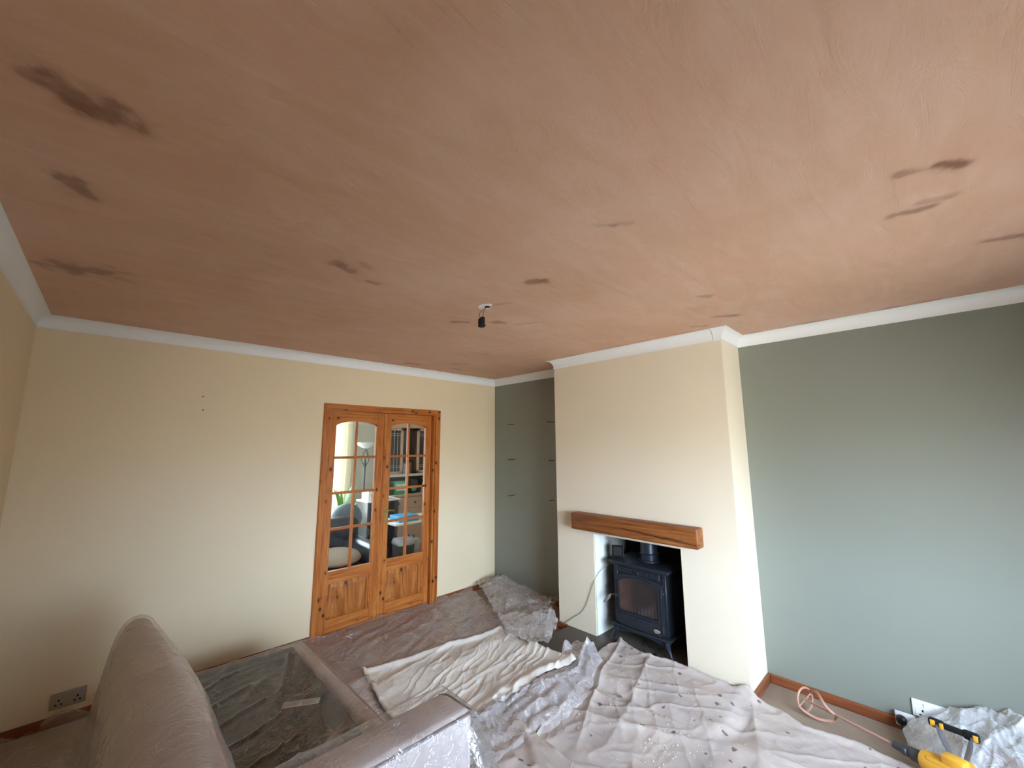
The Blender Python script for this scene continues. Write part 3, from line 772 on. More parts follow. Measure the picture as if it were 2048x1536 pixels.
# ------------------------------------------------------------------ wall sockets
def socket_holes(par, c, u, n, up=Vector((0, 0, 1))):
    for du, dz, w_, h_ in ((0, .010, .0035, .0055), (-.011, -.012, .0045, .003), (.011, -.012, .0045, .003)):
        P = Vector(c) + u * du + up * dz
        m = Matrix((u, up, n)).transposed().to_4x4(); m.translation = P
        bm = nb(); box(bm, -w_, w_, -h_, h_, 0, .001, M=m); obj('pin_hole', bm, M_HOLE, par)
so = thing('wall_socket', 'white double wall socket above the skirting on the sage green wall', 'socket', (0, -3.572, .139))
b = nb(); box(b, -.010, -.0008, -3.647, -3.497, .095, .182, .003, 2); obj('faceplate', b, M_WHITE, so, smooth=True)
for y in (-3.538, -3.606): b = nb(); box(b, -.012, -.010, y - .030, y + .030, .100, .140, .0008, 1); obj('outlet_rim', b, M_WHITE, so)
for y in (-3.538, -3.606): socket_holes(so, (-.0122, y, .122), Vector((0, 1, 0)), Vector((-1, 0, 0)))
for y in (-3.550, -3.594):
    b = nb(); box(b, -.014, -.0095, y - .007, y + .007, .152, .170, .0015, 1); obj('switch', b, M_WHITE, so)
s2 = thing('wall_socket', 'white single socket low on the skirting with a black plug in it', 'socket', (0, -3.46, .07))
b = nb(); box(b, -.030, -BT - .0008, -3.505, -3.421, .026, .098, .003, 2); obj('faceplate', b, M_WHITE, s2, smooth=True)
b = nb(); lathe(b, [(.001, 0), (.022, 0), (.024, .006), (.022, .026), (.014, .034), (.001, .035)], 20, frame((-.0305, -3.447, .062), (-1, 0, 0)));
tag(obj('black_plug', b, M_BLACK, smooth=True), 'round black plug pushed into the low white socket', 'plug')
b = nb(); tube(b, spline([(-.060, -3.447, .05), (-.075, -3.455, .020), (-.11, -3.48, .006), (-.17, -3.53, .006), (-.24, -3.60, .007)], 6), .003, 6)
tag(obj('power_cord', b, M_BLACK), 'thin dark cord running along the carpet from the black plug', 'cable')
s3 = thing('wall_socket', 'white double wall socket in the shade behind the covered sofa', 'socket', (-3.385, 0, .133))
b = nb(); box(b, -3.460, -3.312, -.009, -.0008, .090, .176, .003, 2); M_WHITE_SHADED = plain('shaded_white_plastic', (.36, .31, .25), .5); obj('faceplate', b, M_WHITE_SHADED, s3, smooth=True)  # white plastic, its colour darkened to paint in the shade behind the sofa
for x in (-3.424, -3.348): socket_holes(s3, (x, -.0095, .125), Vector((-1, 0, 0)), Vector((0, -1, 0)))
for x in (-3.408, -3.364):
    b = nb(); box(b, x - .006, x + .006, -.013, -.0085, .146, .164, .0015, 1); obj('switch', b, M_WHITE_SHADED, s3)

# ------------------------------------------------------------------ sofa
sf = thing('sofa', 'grey fabric sofa without its seat cushions, wrapped in clear plastic', 'sofa', (-2.85, -1.6, 0))
def rbox_bm(x0, x1, y0, y1, z0, z1, r, seg=5, puff=0):
    b = nb(); box(b, x0, x1, y0, y1, z0, z1, r, seg)
    return b
AX1, AY0, AY1, AZ = -2.262, -2.400, -2.188, .600
BX0, BX1, BY1, BZ = -3.300, -3.035, -1.030, .822
RX0, RX1, RZ, SYE = -2.392, -2.322, .330, -.700
def back_half(y, m=0.):
    t = np.clip((y + 2.0) / .97, 0, 1); sc = np.sqrt(np.clip(1 - (np.clip(y + 1.13, 0, .099) / .10) ** 2, 0, 1))
    return (.146 - .072 * t ** 2) * (.30 + .70 * sc) + m, .5 + (BZ - .5) * (.62 + .38 * sc) + m
def back_cx(y): return -3.156 - .030 * sstep(-1.9, -1.05, y)
bb = bmesh.new(); rings = []
for y in list(np.linspace(AY0, -1.14, 28)) + [-1.13 + .10 * math.sin(a) for a in np.linspace(0, 1.45, 12)]:
    hw, zt = (float(q) for q in back_half(y)); cx = float(back_cx(y)); ring = []
    ring += [(cx - hw, .06), (cx - hw, .2), (cx - hw, .35)]
    for a in np.linspace(0, math.pi, 25):
        c_, s_ = math.cos(a), math.sin(a); ring.append((cx - hw * math.copysign(abs(c_) ** (2 / 2.5), c_), .5 + (zt - .5) * abs(s_) ** (2 / 2.5)))
    ring += [(cx + hw, .35), (cx + hw, .2), (cx + hw, .06)]
    rings.append([bb.verts.new((x, y, z)) for x, z in ring])
for A, B in zip(rings, rings[1:]):
    for i in range(len(A)): bb.faces.new((A[i], A[(i + 1) % len(A)], B[(i + 1) % len(A)], B[i]))
bb.faces.new(rings[0]); bb.faces.new(rings[-1][::-1])
b = nb(); merge(b, bb)
obj('backrest', b, M_FABRIC, sf, smooth=True)
b = rbox_bm(BX1 - .05, AX1, AY0, AY1, .06, AZ, .035, 5)
for v in b.verts:
    if v.co.z > .5 and v.co.y > AY1 - .04: v.co.z -= .015
arm = obj('armrest', b, M_FABRIC, sf, smooth=True)
b = nb()
tube(b, spline([(BX1 - .02, AY0 + .004, AZ - .012), (-2.6, AY0 + .004, AZ - .012), (AX1 - .04, AY0 + .004, AZ - .012), (AX1 - .006, AY0 + .014, AZ - .014), (AX1 - .001, AY0 + .05, AZ - .016), (AX1 - .001, AY1 - .04, AZ - .022), (AX1 - .02, AY1 - .004, AZ - .03)], 8), .0045, 8)
obj('piping', b, M_PIPING, arm, smooth=True)
b = rbox_bm(RX0, RX1, AY1 - .02, SYE, .05, RZ, .018, 4); obj('front_rail', b, M_FABRIC, sf, smooth=True)
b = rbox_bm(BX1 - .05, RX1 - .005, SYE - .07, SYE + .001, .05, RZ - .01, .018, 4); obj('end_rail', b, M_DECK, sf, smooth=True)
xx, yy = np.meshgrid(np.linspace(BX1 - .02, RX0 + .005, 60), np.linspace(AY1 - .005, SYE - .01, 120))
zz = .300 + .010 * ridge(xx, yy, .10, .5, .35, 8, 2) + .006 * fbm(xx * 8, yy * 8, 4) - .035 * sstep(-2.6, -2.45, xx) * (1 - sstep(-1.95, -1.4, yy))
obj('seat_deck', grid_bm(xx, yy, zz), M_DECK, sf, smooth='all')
Ml = Matrix.Translation((-2.545, -1.385, .3235)) @ Matrix.Rotation(R(-30), 4, 'Z')
b = nb(); box(b, -.085, .085, -.025, .025, 0, .001, M=Ml); lb_ = obj('paper_label', b, M_LABEL, sf); lb_['label'] = 'white printed paper label'
b = nb()
for i in range(16): x = -.078 + i * .0042; box(b, x, x + (.0012 if i % 3 else .0022), -.018, .018, .001, .0014, M=Ml)
for i in range(7): box(b, .005, .075 - .01 * (i % 3), -.018 + i * .005, -.0165 + i * .005, .001, .0013, M=Ml)
obj('print_lines', b, plain('print_ink', (.12, .11, .11), .6), lb_)
b = nb()
for a in (0, 50, 100, 150, 210, 280): 
    c_, s_ = math.cos(R(a)), math.sin(R(a)); tube(b, spline([(-2.515, -1.74, .325), (-2.515 + .035 * c_, -1.74 + .035 * s_, .331), (-2.515 + .075 * c_, -1.74 + .06 * s_, .325)], 4), [.006] * 6 + [.003] * 3, 6)
tg = obj('leather_tag', b, plain('tan_leather', (.20, .085, .04), .6), sf); tg['label'] = 'tan leather tie lying on the deck'

# plastic draped over the sofa: the lowest surface that clears it and falls away in pleats
gx = np.arange(-3.74, -1.94, .0105); gy = np.arange(-2.86, -.03, .0115)
GX, GY = np.meshgrid(gx, gy)
def rb(x0, x1, y0, y1, z, r):
    dx = np.maximum(np.maximum(x0 + r - GX, GX - (x1 - r)), 0); dy = np.maximum(np.maximum(y0 + r - GY, GY - (y1 - r)), 0)
    d_ = np.hypot(dx, dy); h_ = z - r + np.sqrt(np.maximum(r * r - d_ * d_, 0)); return np.where(d_ <= r, h_, -1)
def back_cover():
    hw, zt = back_half(GY, .011); u = np.abs(GX - back_cx(GY)) / hw
    h_ = .5 + (zt - .5) * np.clip(1 - u ** 2.5, 0, 1) ** (1 / 2.5)
    return np.where((u <= 1) & (GY < BY1 + .012), h_, -1)
HS = np.maximum.reduce([back_cover(), rb(BX1 - .05, AX1 + .01, AY0 - .012, AY1 + .008, AZ + .010, .035),
    rb(RX0, RX1 + .006, AY1, SYE + .006, RZ + .008, .02), rb(BX1 - .05, RX1, AY1, SYE, RZ + .006, .01)])
fl = .016 + .016 * crumple(GX, GY, .16, 3)
HS = np.where(HS > 0, HS, -.5)
# slopes: steep behind and at the seat, loose flare at the arm front
slope = 6.0 - 3.9 * sstep(-2.75, -2.2, GX) * (1 - sstep(-2.15, -1.7, GY))
slope = slope * (1 + .45 * (ridge(GX, GY, .06, 3.0, math.pi / 2, 23, 2, .03) - .4) * (GY < AY0))
slope = slope * (1 + .28 * (ridge(GX, GY, .07, .5, 1.2, 21, 1.5) - .4))
hxy = [(1, 0, .0115), (-1, 0, .0115), (0, 1, .0105), (0, -1, .0105), (1, 1, .0156), (-1, 1, .0156), (1, -1, .0156), (-1, -1, .0156)]
for it in range(90):
    old = HS
    for (dj, di, dd) in hxy:
        sh = np.full_like(HS, -1.)
        src = HS[max(0, -dj):HS.shape[0] - max(0, dj), max(0, -di):HS.shape[1] - max(0, di)]
        sh[max(0, dj):HS.shape[0] + min(0, dj), max(0, di):HS.shape[1] + min(0, di)] = src
        HS = np.maximum(HS, sh - slope * dd)
    if np.abs(HS - old).max() < 1e-5: break
ZS = np.maximum(HS, fl)
ZS = ZS + (.045 * crumple(GX, GY, .16, 81, 2.5) + .03 * ridge(GX, GY, .10, .9, .9, 83, 3)) * (1 - sstep(-3.36, -3.30, GX)) * (1 - sstep(.25, .4, ZS))
side = sstep(.03, .15, ZS) * (1 - sstep(BZ - .06, BZ, ZS))
ZS = ZS + .004 * crumple(GX, GY, .12, 9) + .010 * ridge(GX, GY, .16, 1.4, 1.15, 33, 4) * ((GX > BX1) & (GX < RX0)) * sstep(.3, .34, ZS)
# two long folds running across the seat as in the photograph
ZS = np.maximum(ZS, .20 * np.exp(-((GX + 3.46) / .17) ** 2 - ((GY + .95) / .50) ** 2) * (.7 + .5 * fbm(GX * 8, GY * 8, 61)) * (GX < -3.26) + .0)
ZS = np.maximum(ZS, (.13 * np.exp(-((GX + 3.40) / .15) ** 2 - ((GY + .18) / .16) ** 2) + .10 * np.exp(-((GX + 3.50) / .12) ** 2 - ((GY + .65) / .3) ** 2)) * (.8 + .4 * fbm(GX * 9, GY * 9, 66)))
def crease(pts, w, h):
    global ZS
    P = resample(pts, 60)
    dmin = np.min([np.hypot(GX - p[0], GY - p[1]) for p in P], axis=0)
    ZS = ZS + h * np.exp(-(dmin / w) ** 2)
crease([(-2.45, -.86), (-2.62, -1.3), (-2.72, -1.7), (-2.86, -2.15)], .012, .020)
crease([(-2.46, -.88), (-2.58, -1.3), (-2.66, -1.7), (-2.76, -2.12)], .014, .012)
for k in range(7): crease([(-2.42 - .02 * k, -1.62 - .05 * k), (-2.55 - .05 * k, -1.95 - .03 * k)], .005, .010)
for k in range(6): crease([(-2.95, -1.0 - .19 * k), (-2.72 + .02 * k, -.86 - .2 * k)], .009, .012)
mask = (GX[:-1, :-1] > -10)
edge_w = -.055 - .03 * fbm(GX * 5, GX * 0, 12, 3)
mask &= (GY[:-1, :-1] < edge_w[:-1, :-1]) & (GX[:-1, :-1] < (-2.17 + .05 * fbm(GY * 5, GY * 0, 15)[:-1, :-1] + .16 * (1 - sstep(-2.2, -1.7, GY[:-1, :-1]))))
mask &= ~((GX[:-1, :-1] < -3.52 + .15 * fbm(GY * 4, GY * 0, 18)[:-1, :-1]) & (GY[:-1, :-1] > -.25 + .6 * (-3.45 - GX[:-1, :-1])))
pc = obj('plastic_cover', grid_bm(GX, GY, ZS, mask), M_FILM_SOFA, smooth='all')
tag(pc, 'clear plastic sheet draped over the sofa, falling in pleats to the floor', 'plastic sheet')

# ------------------------------------------------------------------ floor coverings
# 1: film along the door wall
pA = coons([(-2.30, -1.62), (-1.6, -1.7), (-1.0, -1.45)], [(-2.30, -.05), (-1.2, -.035), (-.36, -.03)], [(-2.30, -1.62), (-2.32, -.9), (-2.30, -.05)], [(-1.0, -1.45), (-.66, -.8), (-.36, -.03)], 210, 170)
def zA(X, Y, U, V):
    return .006 + .030 * crumple(X, Y, .20, 1, 3) + .014 * crumple(X, Y, .075, 3, 2) + .010 * ridge(X, Y, .04, .5, .3, 19, 3) + .016 * ridge(X, Y, .11, .9, .35, 6, 5) + .012 * sstep(-.06, -.03, Y) - 0.0
def under(Z, X, Y):  # pressed flat beneath the cream dust sheet
    ins = sstep(-1.98, -1.9, X) * (1 - sstep(-.9, -.82, X)) * (1 - sstep(-.86, -.8, Y + (X + 1.9) * .16)) 
    return Z * (1 - ins) + np.minimum(Z, .012) * ins
o = sheet('plastic_sheet', pA, lambda X, Y, U, V: under(zA(X, Y, U, V), X, Y), M_FILM_FLOOR)
tag(o, 'creased clear plastic sheet taped over the carpet in front of the glazed doors', 'plastic sheet')
# 2: pile in the alcove corner
pB = coons([(-.95, -1.22), (-.80, -1.50), (-.47, -1.33)], [(-.30, -.028), (-.16, -.05), (-.030, -.10)], [(-.95, -1.22), (-.62, -.65), (-.30, -.028)], [(-.47, -1.33), (-.335, -1.16), (-.035, -1.0), (-.030, -.10)], 150, 210)
def zB(X, Y, U, V):
    hump = .055 * np.exp(-((X + .30) / .16) ** 2 - ((Y + .42) / .30) ** 2) + .05 * np.exp(-((X + .10) / .10) ** 2 - ((Y + .25) / .3) ** 2) + .03 * np.exp(-((X + .15) / .1) ** 2 - ((Y + .95) / .2) ** 2) + .07 * np.exp(-((X + .55) / .14) ** 2 - ((Y + 1.18) / .14) ** 2)
    rad = np.arctan2(Y + .33, X + .28)
    pl = .030 * ridge(rad, np.hypot(X + .28, Y + .33) * .5, .10, 1.2, math.pi / 2 * 0, 13, 3, .05)
    return .028 + hump + .060 * crumple(X, Y, .15, 14, 2.6) + .016 * crumple(X, Y, .05, 17, 2) + pl * .9
o = sheet('plastic_sheet', pB, zB, M_FILM_PILE)
tag(o, 'bunched clear plastic sheet heaped in the corner of the green alcove', 'plastic sheet')
# 3: plastic bundle between the two dust sheets
pC = coons([(-2.2, -2.30), (-1.7, -2.12), (-1.1, -2.08), (-.70, -1.93)], [(-2.2, -1.55), (-1.66, -1.60), (-1.12, -1.66), (-.86, -1.66), (-.66, -1.62)], [(-2.2, -2.30), (-2.2, -1.55)], [(-.70, -1.93), (-.63, -1.78), (-.66, -1.62)], 240, 90)
def zC(X, Y, U, V):
    ln = ridge(X, Y, .045, .55, .12 + .0, 41, 3, .10)
    env = np.sin(np.pi * np.clip(V, 0, 1)) ** .5
    pk = .07 * np.exp(-((X + .77) / .035) ** 2 - ((Y + 1.66) / .03) ** 2) + .05 * np.exp(-((X + .72) / .05) ** 2 - ((Y + 1.80) / .05) ** 2)
    hr = .035 * sstep(-.92, -.84, X)
    return .015 + hr + env * (.030 + .035 * ln + .045 * crumple(X, Y, .11, 44, 2.2)) + pk
o = sheet('plastic_sheet', pC, zC, M_FILM_WHITE if False else film('bundle_film', (.72, .66, .66), .30, .8, 15, .3))
tag(o, 'rumpled strip of clear plastic squeezed between the two dust sheets', 'plastic sheet')
# 4: cream dust sheet
p1 = coons([(-2.12, -1.75), (-1.7, -1.735), (-1.43, -1.765), (-1.12, -1.745), (-.87, -1.83)], [(-1.945, -.775), (-1.6, -.85), (-1.3, -.87), (-1.02, -.945), (-.80, -.955)],
           [(-2.12, -1.75), (-2.05, -1.36), (-2.00, -1.05), (-1.945, -.775)], [(-.87, -1.83), (-.83, -1.4), (-.80, -.955)], 260, 200)
def z1(X, Y, U, V):
    f = .009 * ridge(X, Y, .06, .5, .30, 101, 3, .12) + .006 * ridge(X, Y, .04, .26, .55, 105, 3, .12) + .005 * crumple(X, Y, .08, 107, 3)
    big = .014 * ridge(X, Y, .16, 1.3, .13, 110, 4, .08)
    roll = .022 * np.exp(-((V - .97) / .03) ** 2) + .026 * np.exp(-((V - .05) / .05) ** 2) + .018 * np.exp(-((U - .01) / .012) ** 2)
    raise_ = .030 * (1 - sstep(0, .45, V)) * sstep(.3, .6, U)
    return .030 + f * (1 - .6 * sstep(.75, .95, V)) + big * .8 + roll + raise_ + .03 * sstep(-.95, -.85, X) * (1 - sstep(-1.4, -1.3, Y))
o = sheet('dust_sheet', p1, z1, M_SHEET1, .003)
tag(o, 'creased cream cotton dust sheet lying in front of the glazed doors', 'dust sheet')
pf = coons([(-2.16, -1.60), (-2.04, -1.60)], [(-2.13, -.86), (-1.945, -.84)], [(-2.16, -1.60), (-2.13, -.86)], [(-2.04, -1.60), (-1.955, -.84)], 50, 160)
sheet('under_layer', pf, lambda X, Y, U, V: .022 + .012 * ridge(X, Y, .12, .6, .2, 120, 2), M_SHEET1, .003, parent=o)
# 5: spotted dust sheet
def back_h(X):      # follows the hearth
    return .048 * sstep(-.93, -.83, X)
p2 = coons([(-2.15, -3.95), (-1.2, -3.95), (-.42, -3.95)], [(-.97, -1.955), (-.85, -1.90), (-.74, -1.845), (-.46, -1.815), (-.34, -1.845)],
           [(-2.15, -3.95), (-2.05, -2.6), (-1.80, -2.14), (-1.60, -2.09), (-1.50, -2.045), (-1.36, -2.045), (-1.22, -1.995), (-.97, -1.955)],
           [(-.42, -3.95), (-.42, -3.5), (-.385, -3.28), (-.41, -3.15), (-.435, -3.06), (-.375, -2.93), (-.375, -2.40), (-.385, -2.24), (-.41, -2.1), (-.34, -1.845)], 330, 330)
def z2(X, Y, U, V):
    f = .006 * ridge(X, Y, .10, .8, -1.0, 201, 5, .10) + .004 * ridge(X, Y, .09, .5, .5, 206, 5, .12) + .007 * crumple(X, Y, .15, 209, 5) + .012 * fbm(X * 4, Y * 4, 240, 3)
    gr = .010 * ridge(X, Y, .35, 5., -1.25, 215, 10, .02) + .008 * ridge(X, Y, .30, 5., .28, 216, 12, .02)
    hem = .014 * np.exp(-((U - .985) / .012) ** 2) + .022 * np.exp(-((U - .006) / .012) ** 2) * sstep(.2, .5, V) + .022 * np.exp(-((X + .30) / .06) ** 2 - ((Y + 1.86) / .05) ** 2)
    return .018 + back_h(X) * sstep(-2.84, -2.72, Y) + .012 * (1 - sstep(-2.84, -2.72, Y)) + .045 * np.exp(-((Y + 2.77) / .05) ** 2) * sstep(-.42, -.37, X) - .012 * sstep(-.93, -.83, X) + 1.1 * f + 1.8 * gr + hem + .012 * sstep(-.06, .0, YB + .05 - Y) * 0
o = sheet('dust_sheet', p2, z2, M_SHEET2, .003)
tag(o, 'large grey-beige dust sheet speckled with dirt, spread before the stove', 'dust sheet')
p3 = coons([(-2.35, -2.55), (-1.60, -2.35)], [(-2.2, -2.15), (-1.83, -1.98), (-1.60, -1.93), (-1.55, -2.0)], [(-2.35, -2.55), (-2.2, -2.15)], [(-1.60, -2.35), (-1.55, -2.0)], 90, 60)
o2 = sheet('lower_layer', p3, lambda X, Y, U, V: .055 + .022 * ridge(X, Y, .07, .35, 1.25, 230, 3) + .01 * crumple(X, Y, .12, 231), M_SHEET2, .003, parent=o)
# crumbs of plaster scattered over the dust sheet
random.seed(9); b = nb()
for i in range(170):
    if i < 90: x, y = random.gauss(-1.15, .12), random.gauss(-2.62, .10)
    else: x, y = random.uniform(-1.6, -.5), random.uniform(-2.9, -2.1)
    s_ = random.uniform(.0012, .0045)
    if not (-1.7 < x < -.5): continue
    X_ = np.array([[x]]); Y_ = np.array([[y]]); z = float(z2(X_, Y_, np.array([[.5]]), np.array([[.5]]))[0, 0])
    m = Matrix.Translation((x, y, z + .002)) @ Matrix.Rotation(random.uniform(0, 3), 4, 'Z') @ Matrix.Rotation(random.uniform(0, 1), 4, 'X')
    bb = bmesh.new(); bmesh.ops.create_icosphere(bb, subdivisions=1, radius=s_)
    for v in bb.verts: v.co *= random.uniform(.6, 1.2)
    merge(b, bb, m)
tag(obj('plaster_crumbs', b, plain('plaster_crumb', (.62, .55, .50), .8)), 'pale plaster crumbs scattered over the speckled dust sheet', 'debris', kind='stuff')

# heap of white film by the right wall
pH = coons([(-.44, -4.75), (-.02, -4.75)], [(-.22, -3.47), (-.12, -3.455), (-.045, -3.50)], [(-.44, -4.75), (-.40, -3.85), (-.33, -3.68), (-.22, -3.47)], [(-.02, -4.75), (-.012, -3.9), (-.012, -3.66), (-.045, -3.50)], 130, 300)
def zH(X, Y, U, V):
    along = sstep(-3.47, -3.80, Y) if False else np.clip((-3.47 - Y) / .40, 0, 1) ** .8
    top = .045 + .20 * along
    prof_ = np.sin(np.pi * np.clip(U * .62 + .0, 0, 1)) ** .6
    return .012 + top * prof_ * (.62 + .5 * fbm(X * 7, Y * 7, 301)) + .055 * crumple(X, Y, .12, 303, 2.2) * (.3 + along)
o = sheet('plastic_sheet', pH, zH, M_FILM_WHITE)
tag(o, 'billowing heap of whitish clear plastic against the sage green wall', 'plastic sheet')

# ------------------------------------------------------------------ mixing drill
md = thing('mixing_drill', 'yellow and black power drill with a plaster-caked mixing paddle', 'power tool', (-.45, -3.5, 0))
S0 = Vector((-.225, -3.035, .075)); S1 = Vector((-.412, -3.445, .105)); dd = (S1 - S0).normalized()
b = nb(); tube(b, [S0 - dd * .01, S0 + (S1 - S0) * .5, S1 + dd * .01], .0062, 10); obj('paddle_shaft', b, M_PINKMETAL, md, smooth=True)
F = frame(S0, dd)
b = nb(); tube(b, [F @ Vector((.062 * math.cos(a), .062 * math.sin(a), 0)) for a in np.linspace(0, 2 * math.pi, 32, endpoint=False)], .0058, 8, closed=True)
for ph in (.4, .4 + math.pi): tube(b, [F @ Vector((.062 * t * math.cos(ph), .062 * t * math.sin(ph), 0)) for t in (0, .5, 1)], .0045, 8)
F2 = frame(S0 + dd * .155, dd)
for ph in (.4, .4 + math.pi):
    tube(b, [F @ Vector(((.064 - .058 * max(0, t - .8) * 5 * .9) * math.cos(ph + 2.2 * t), (.064 - .058 * max(0, t - .8) * 5 * .9) * math.sin(ph + 2.2 * t), .17 * t)) for t in np.linspace(0, 1, 20)], .0078, 8)
obj('mixing_paddle', b, M_PINKMETAL, md, smooth=True)
Fd = frame(S1, dd)
b = nb(); lathe(b, [(.009, -.012), (.016, -.01), (.019, .02), (.022, .03), (.022, .06), (.027, .066), (.028, .10)], 22, Fd); box(b, -.03, -.012, -.012, .018, .03, .055, .004, 1, M=Fd)
obj('chuck', b, M_RUBBER, md, smooth=True)
b = nb(); lathe(b, [(.028, .10), (.040, .108), (.046, .13), (.046, .20), (.043, .22)], 24, Fd); box(b, -.038, .038, -.052, .04, .13, .30, .012, 3, M=Fd)
box(b, -.03, .03, -.02, .075, .19, .27, .010, 2, M=Fd)
obj('motor_housing', b, M_YELLOW, md, smooth=True)
for i in range(5): b = nb(); box(b, -.047, -.0375, -.03 + i * .012, -.024 + i * .012, .20, .25, .001, 1, M=Fd); obj('cooling_vent', b, M_RUBBER, md)

# loop handle standing over the motor
H0 = Vector((-.262, -3.568, .207)); H1 = Vector((-.285, -3.742, .207)); hv = (H1 - H0); hn = hv.normalized()
Fh = Matrix((hn, Vector((0, 0, 1)).cross(hn), Vector((0, 0, 1)))).transposed().to_4x4(); Fh.translation = (H0 + H1) / 2
hl = hv.length / 2
b = nb(); box(b, -hl, -.03, -.016, .016, -.019, .019, .011, 3, M=Fh); box(b, .03, hl, -.016, .016, -.019, .019, .011, 3, M=Fh); box(b, -.04, .04, -.012, .012, -.013, .013, .008, 3, M=Fh)
hb = obj('handle_bar', b, M_BLACK, md, smooth=True)
for xa, xb, za, zb in ((-hl + .008, -hl + .028, -.0175, .015), (-hl + .040, -hl + .055, -.015, .013), (hl - .024, hl - .006, -.014, .014)):
    b = nb(); box(b, xa, xb, -.0178, .0178, za, zb, .004, 2, M=Fh); obj('yellow_insert', b, M_YELLOW, hb, smooth=True)
for sx_ in (-1, 1):
    b = nb(); a0 = (H0 + H1) / 2 + hn * sx_ * (hl - .030); foot = Vector((-.395, -3.660, .125)) + hn * sx_ * .018
    mid = (a0 + foot) / 2 + hn * sx_ * .012
    pts = spline([a0, mid + Vector((.02, 0, .02)), foot], 8)
    bb = bmesh.new(); A = []; 
    for i, p in enumerate(pts):
        w_ = .028 + .018 * math.sin(math.pi * i / len(pts)); p = Vector(p)
        A.append([bb.verts.new(p + Vector((dx_, 0, 0)) + hn * dy_) for dx_, dy_ in ((-w_, -.004), (w_, -.004), (w_, .004), (-w_, .004))])
    for r0_, r1_ in zip(A, A[1:]):
        for i in range(4): bb.faces.new((r0_[i], r0_[(i + 1) % 4], r1_[(i + 1) % 4], r1_[i]))
    bb.faces.new(A[0][::-1]); bb.faces.new(A[-1]); merge(b, bb)
    obj('handle_bracket', b, M_SMOKEG, md, smooth=True)
b = nb(); box(b, -.465, -.345, -3.715, -3.600, .045, .130, .022, 3); obj('gearbox_cover', b, M_YELLOW, md, smooth=True)
b = nb(); box(b, -.47, -.33, -3.73, -3.585, .0, .05, .012, 2); obj('base', b, M_RUBBER, md, smooth=True)
# small pinkish tube on the carpet
b = nb(); lathe(b, [(.011, 0), (.013, .002), (.013, .048), (.011, .05)], 18, frame((-.135, -3.485, .0135), (-.75, -.65, 0))); 
tag(obj('filler_tube', b, plain('pink_tube', (.62, .45, .43), .5), smooth=True), 'short pinkish tube lying on the carpet by the skirting', 'tube')

# ------------------------------------------------------------------ next room seen through the door glass
M_NWALL = paint('next_room_wall', (.72, .72, .62), .6)
NX0, NX1 = -2.9, 1.9
b = nb(); box(b, NX0 - T, NX0, T, NY + T, 0, H); struct('wall_next_left', b, M_NWALL)
b = nb(); box(b, NX1, NX1 + T, T, NY + T, 0, H); struct('wall_next_right', b, M_NWALL)
b = nb(); box(b, NX0, -2.45, NY, NY + T, 0, H); box(b, -.45, NX1, NY, NY + T, 0, H); box(b, -2.45, -.45, NY, NY + T, 0, .3); box(b, -2.45, -.45, NY, NY + T, 2.2, H); struct('wall_next_back', b, M_NWALL)
b = nb(); box(b, NX0 - T, NX1 + T, T, NY + T, H, H + .1); struct('ceiling_next_room', b, M_WHITEP)
b = nb(); box(b, T + .001, NX1 + T, T * .5, T, 0, H); struct('wall_next_front', b, M_NWALL)
b = nb(); box(b, .30, NX1 + T, YF, NY, -.15, -.001); struct('floor_next_room', b, M_CARPET)
w2 = thing('window_2', None, None, (-1.45, NY + .06, .3)); w2['kind'] = 'structure'
b = nb()
for x in (-2.45, -1.48, -.51): box(b, x, x + .06, NY + .03, NY + .09, .3, 2.2)
box(b, -2.45, -.45, NY + .031, NY + .089, .3, .36); box(b, -2.45, -.45, NY + .031, NY + .089, 2.14, 2.2); obj('window_frame', b, M_WHITE, w2)
b = nb(); box(b, -2.43, -.47, NY + .058, NY + .062, .32, 2.18); obj('window_pane', b, M_GLASS, w2)
# curtain
def curtain_bm(x0, x1, y, z0, z1, n=120, amp=.035, per=.085):
    U_, V_ = np.meshgrid(np.linspace(x0, x1, n), np.linspace(z0, z1, 12))
    Y_ = y + amp * np.sin(2 * math.pi * (U_ + .012 * np.sin(V_ * 3)) / per) * (1 - .25 * V_ / z1)
    b2 = bmesh.new(); vs = [b2.verts.new(p) for p in np.c_[U_.ravel(), Y_.ravel(), V_.ravel()].tolist()]
    for j in range(11):
        for i in range(n - 1): q = j * n + i; b2.faces.new((vs[q], vs[q + 1], vs[q + n + 1], vs[q + n]))
    return b2
def curt_mat():
    t = NT('curtain_cloth'); t.col((.78, .74, .64)); t.set(Roughness=.9)
    tr = t.n('ShaderNodeBsdfTranslucent'); tr.inputs[0].default_value = (.8, .76, .64, 1); n = t.noise(t.co(), 200, 2); t.bump(n, .2, .002)
    mx = t.n('ShaderNodeMixShader'); mx.inputs[0].default_value = .45; t.l(t.p.outputs[0], mx.inputs[1]); t.l(tr.outputs[0], mx.inputs[2]); t.l(mx.outputs[0], t.out.inputs[0]); return t.m
cu_ = obj('curtain', curtain_bm(-.95, -.36, NY - .10, .05, 2.2), curt_mat(), smooth='all')
m_ = cu_.modifiers.new('thickness', 'SOLIDIFY'); m_.thickness = .003
tag(cu_, 'long cream curtain hanging by the window of the next room', 'curtain')
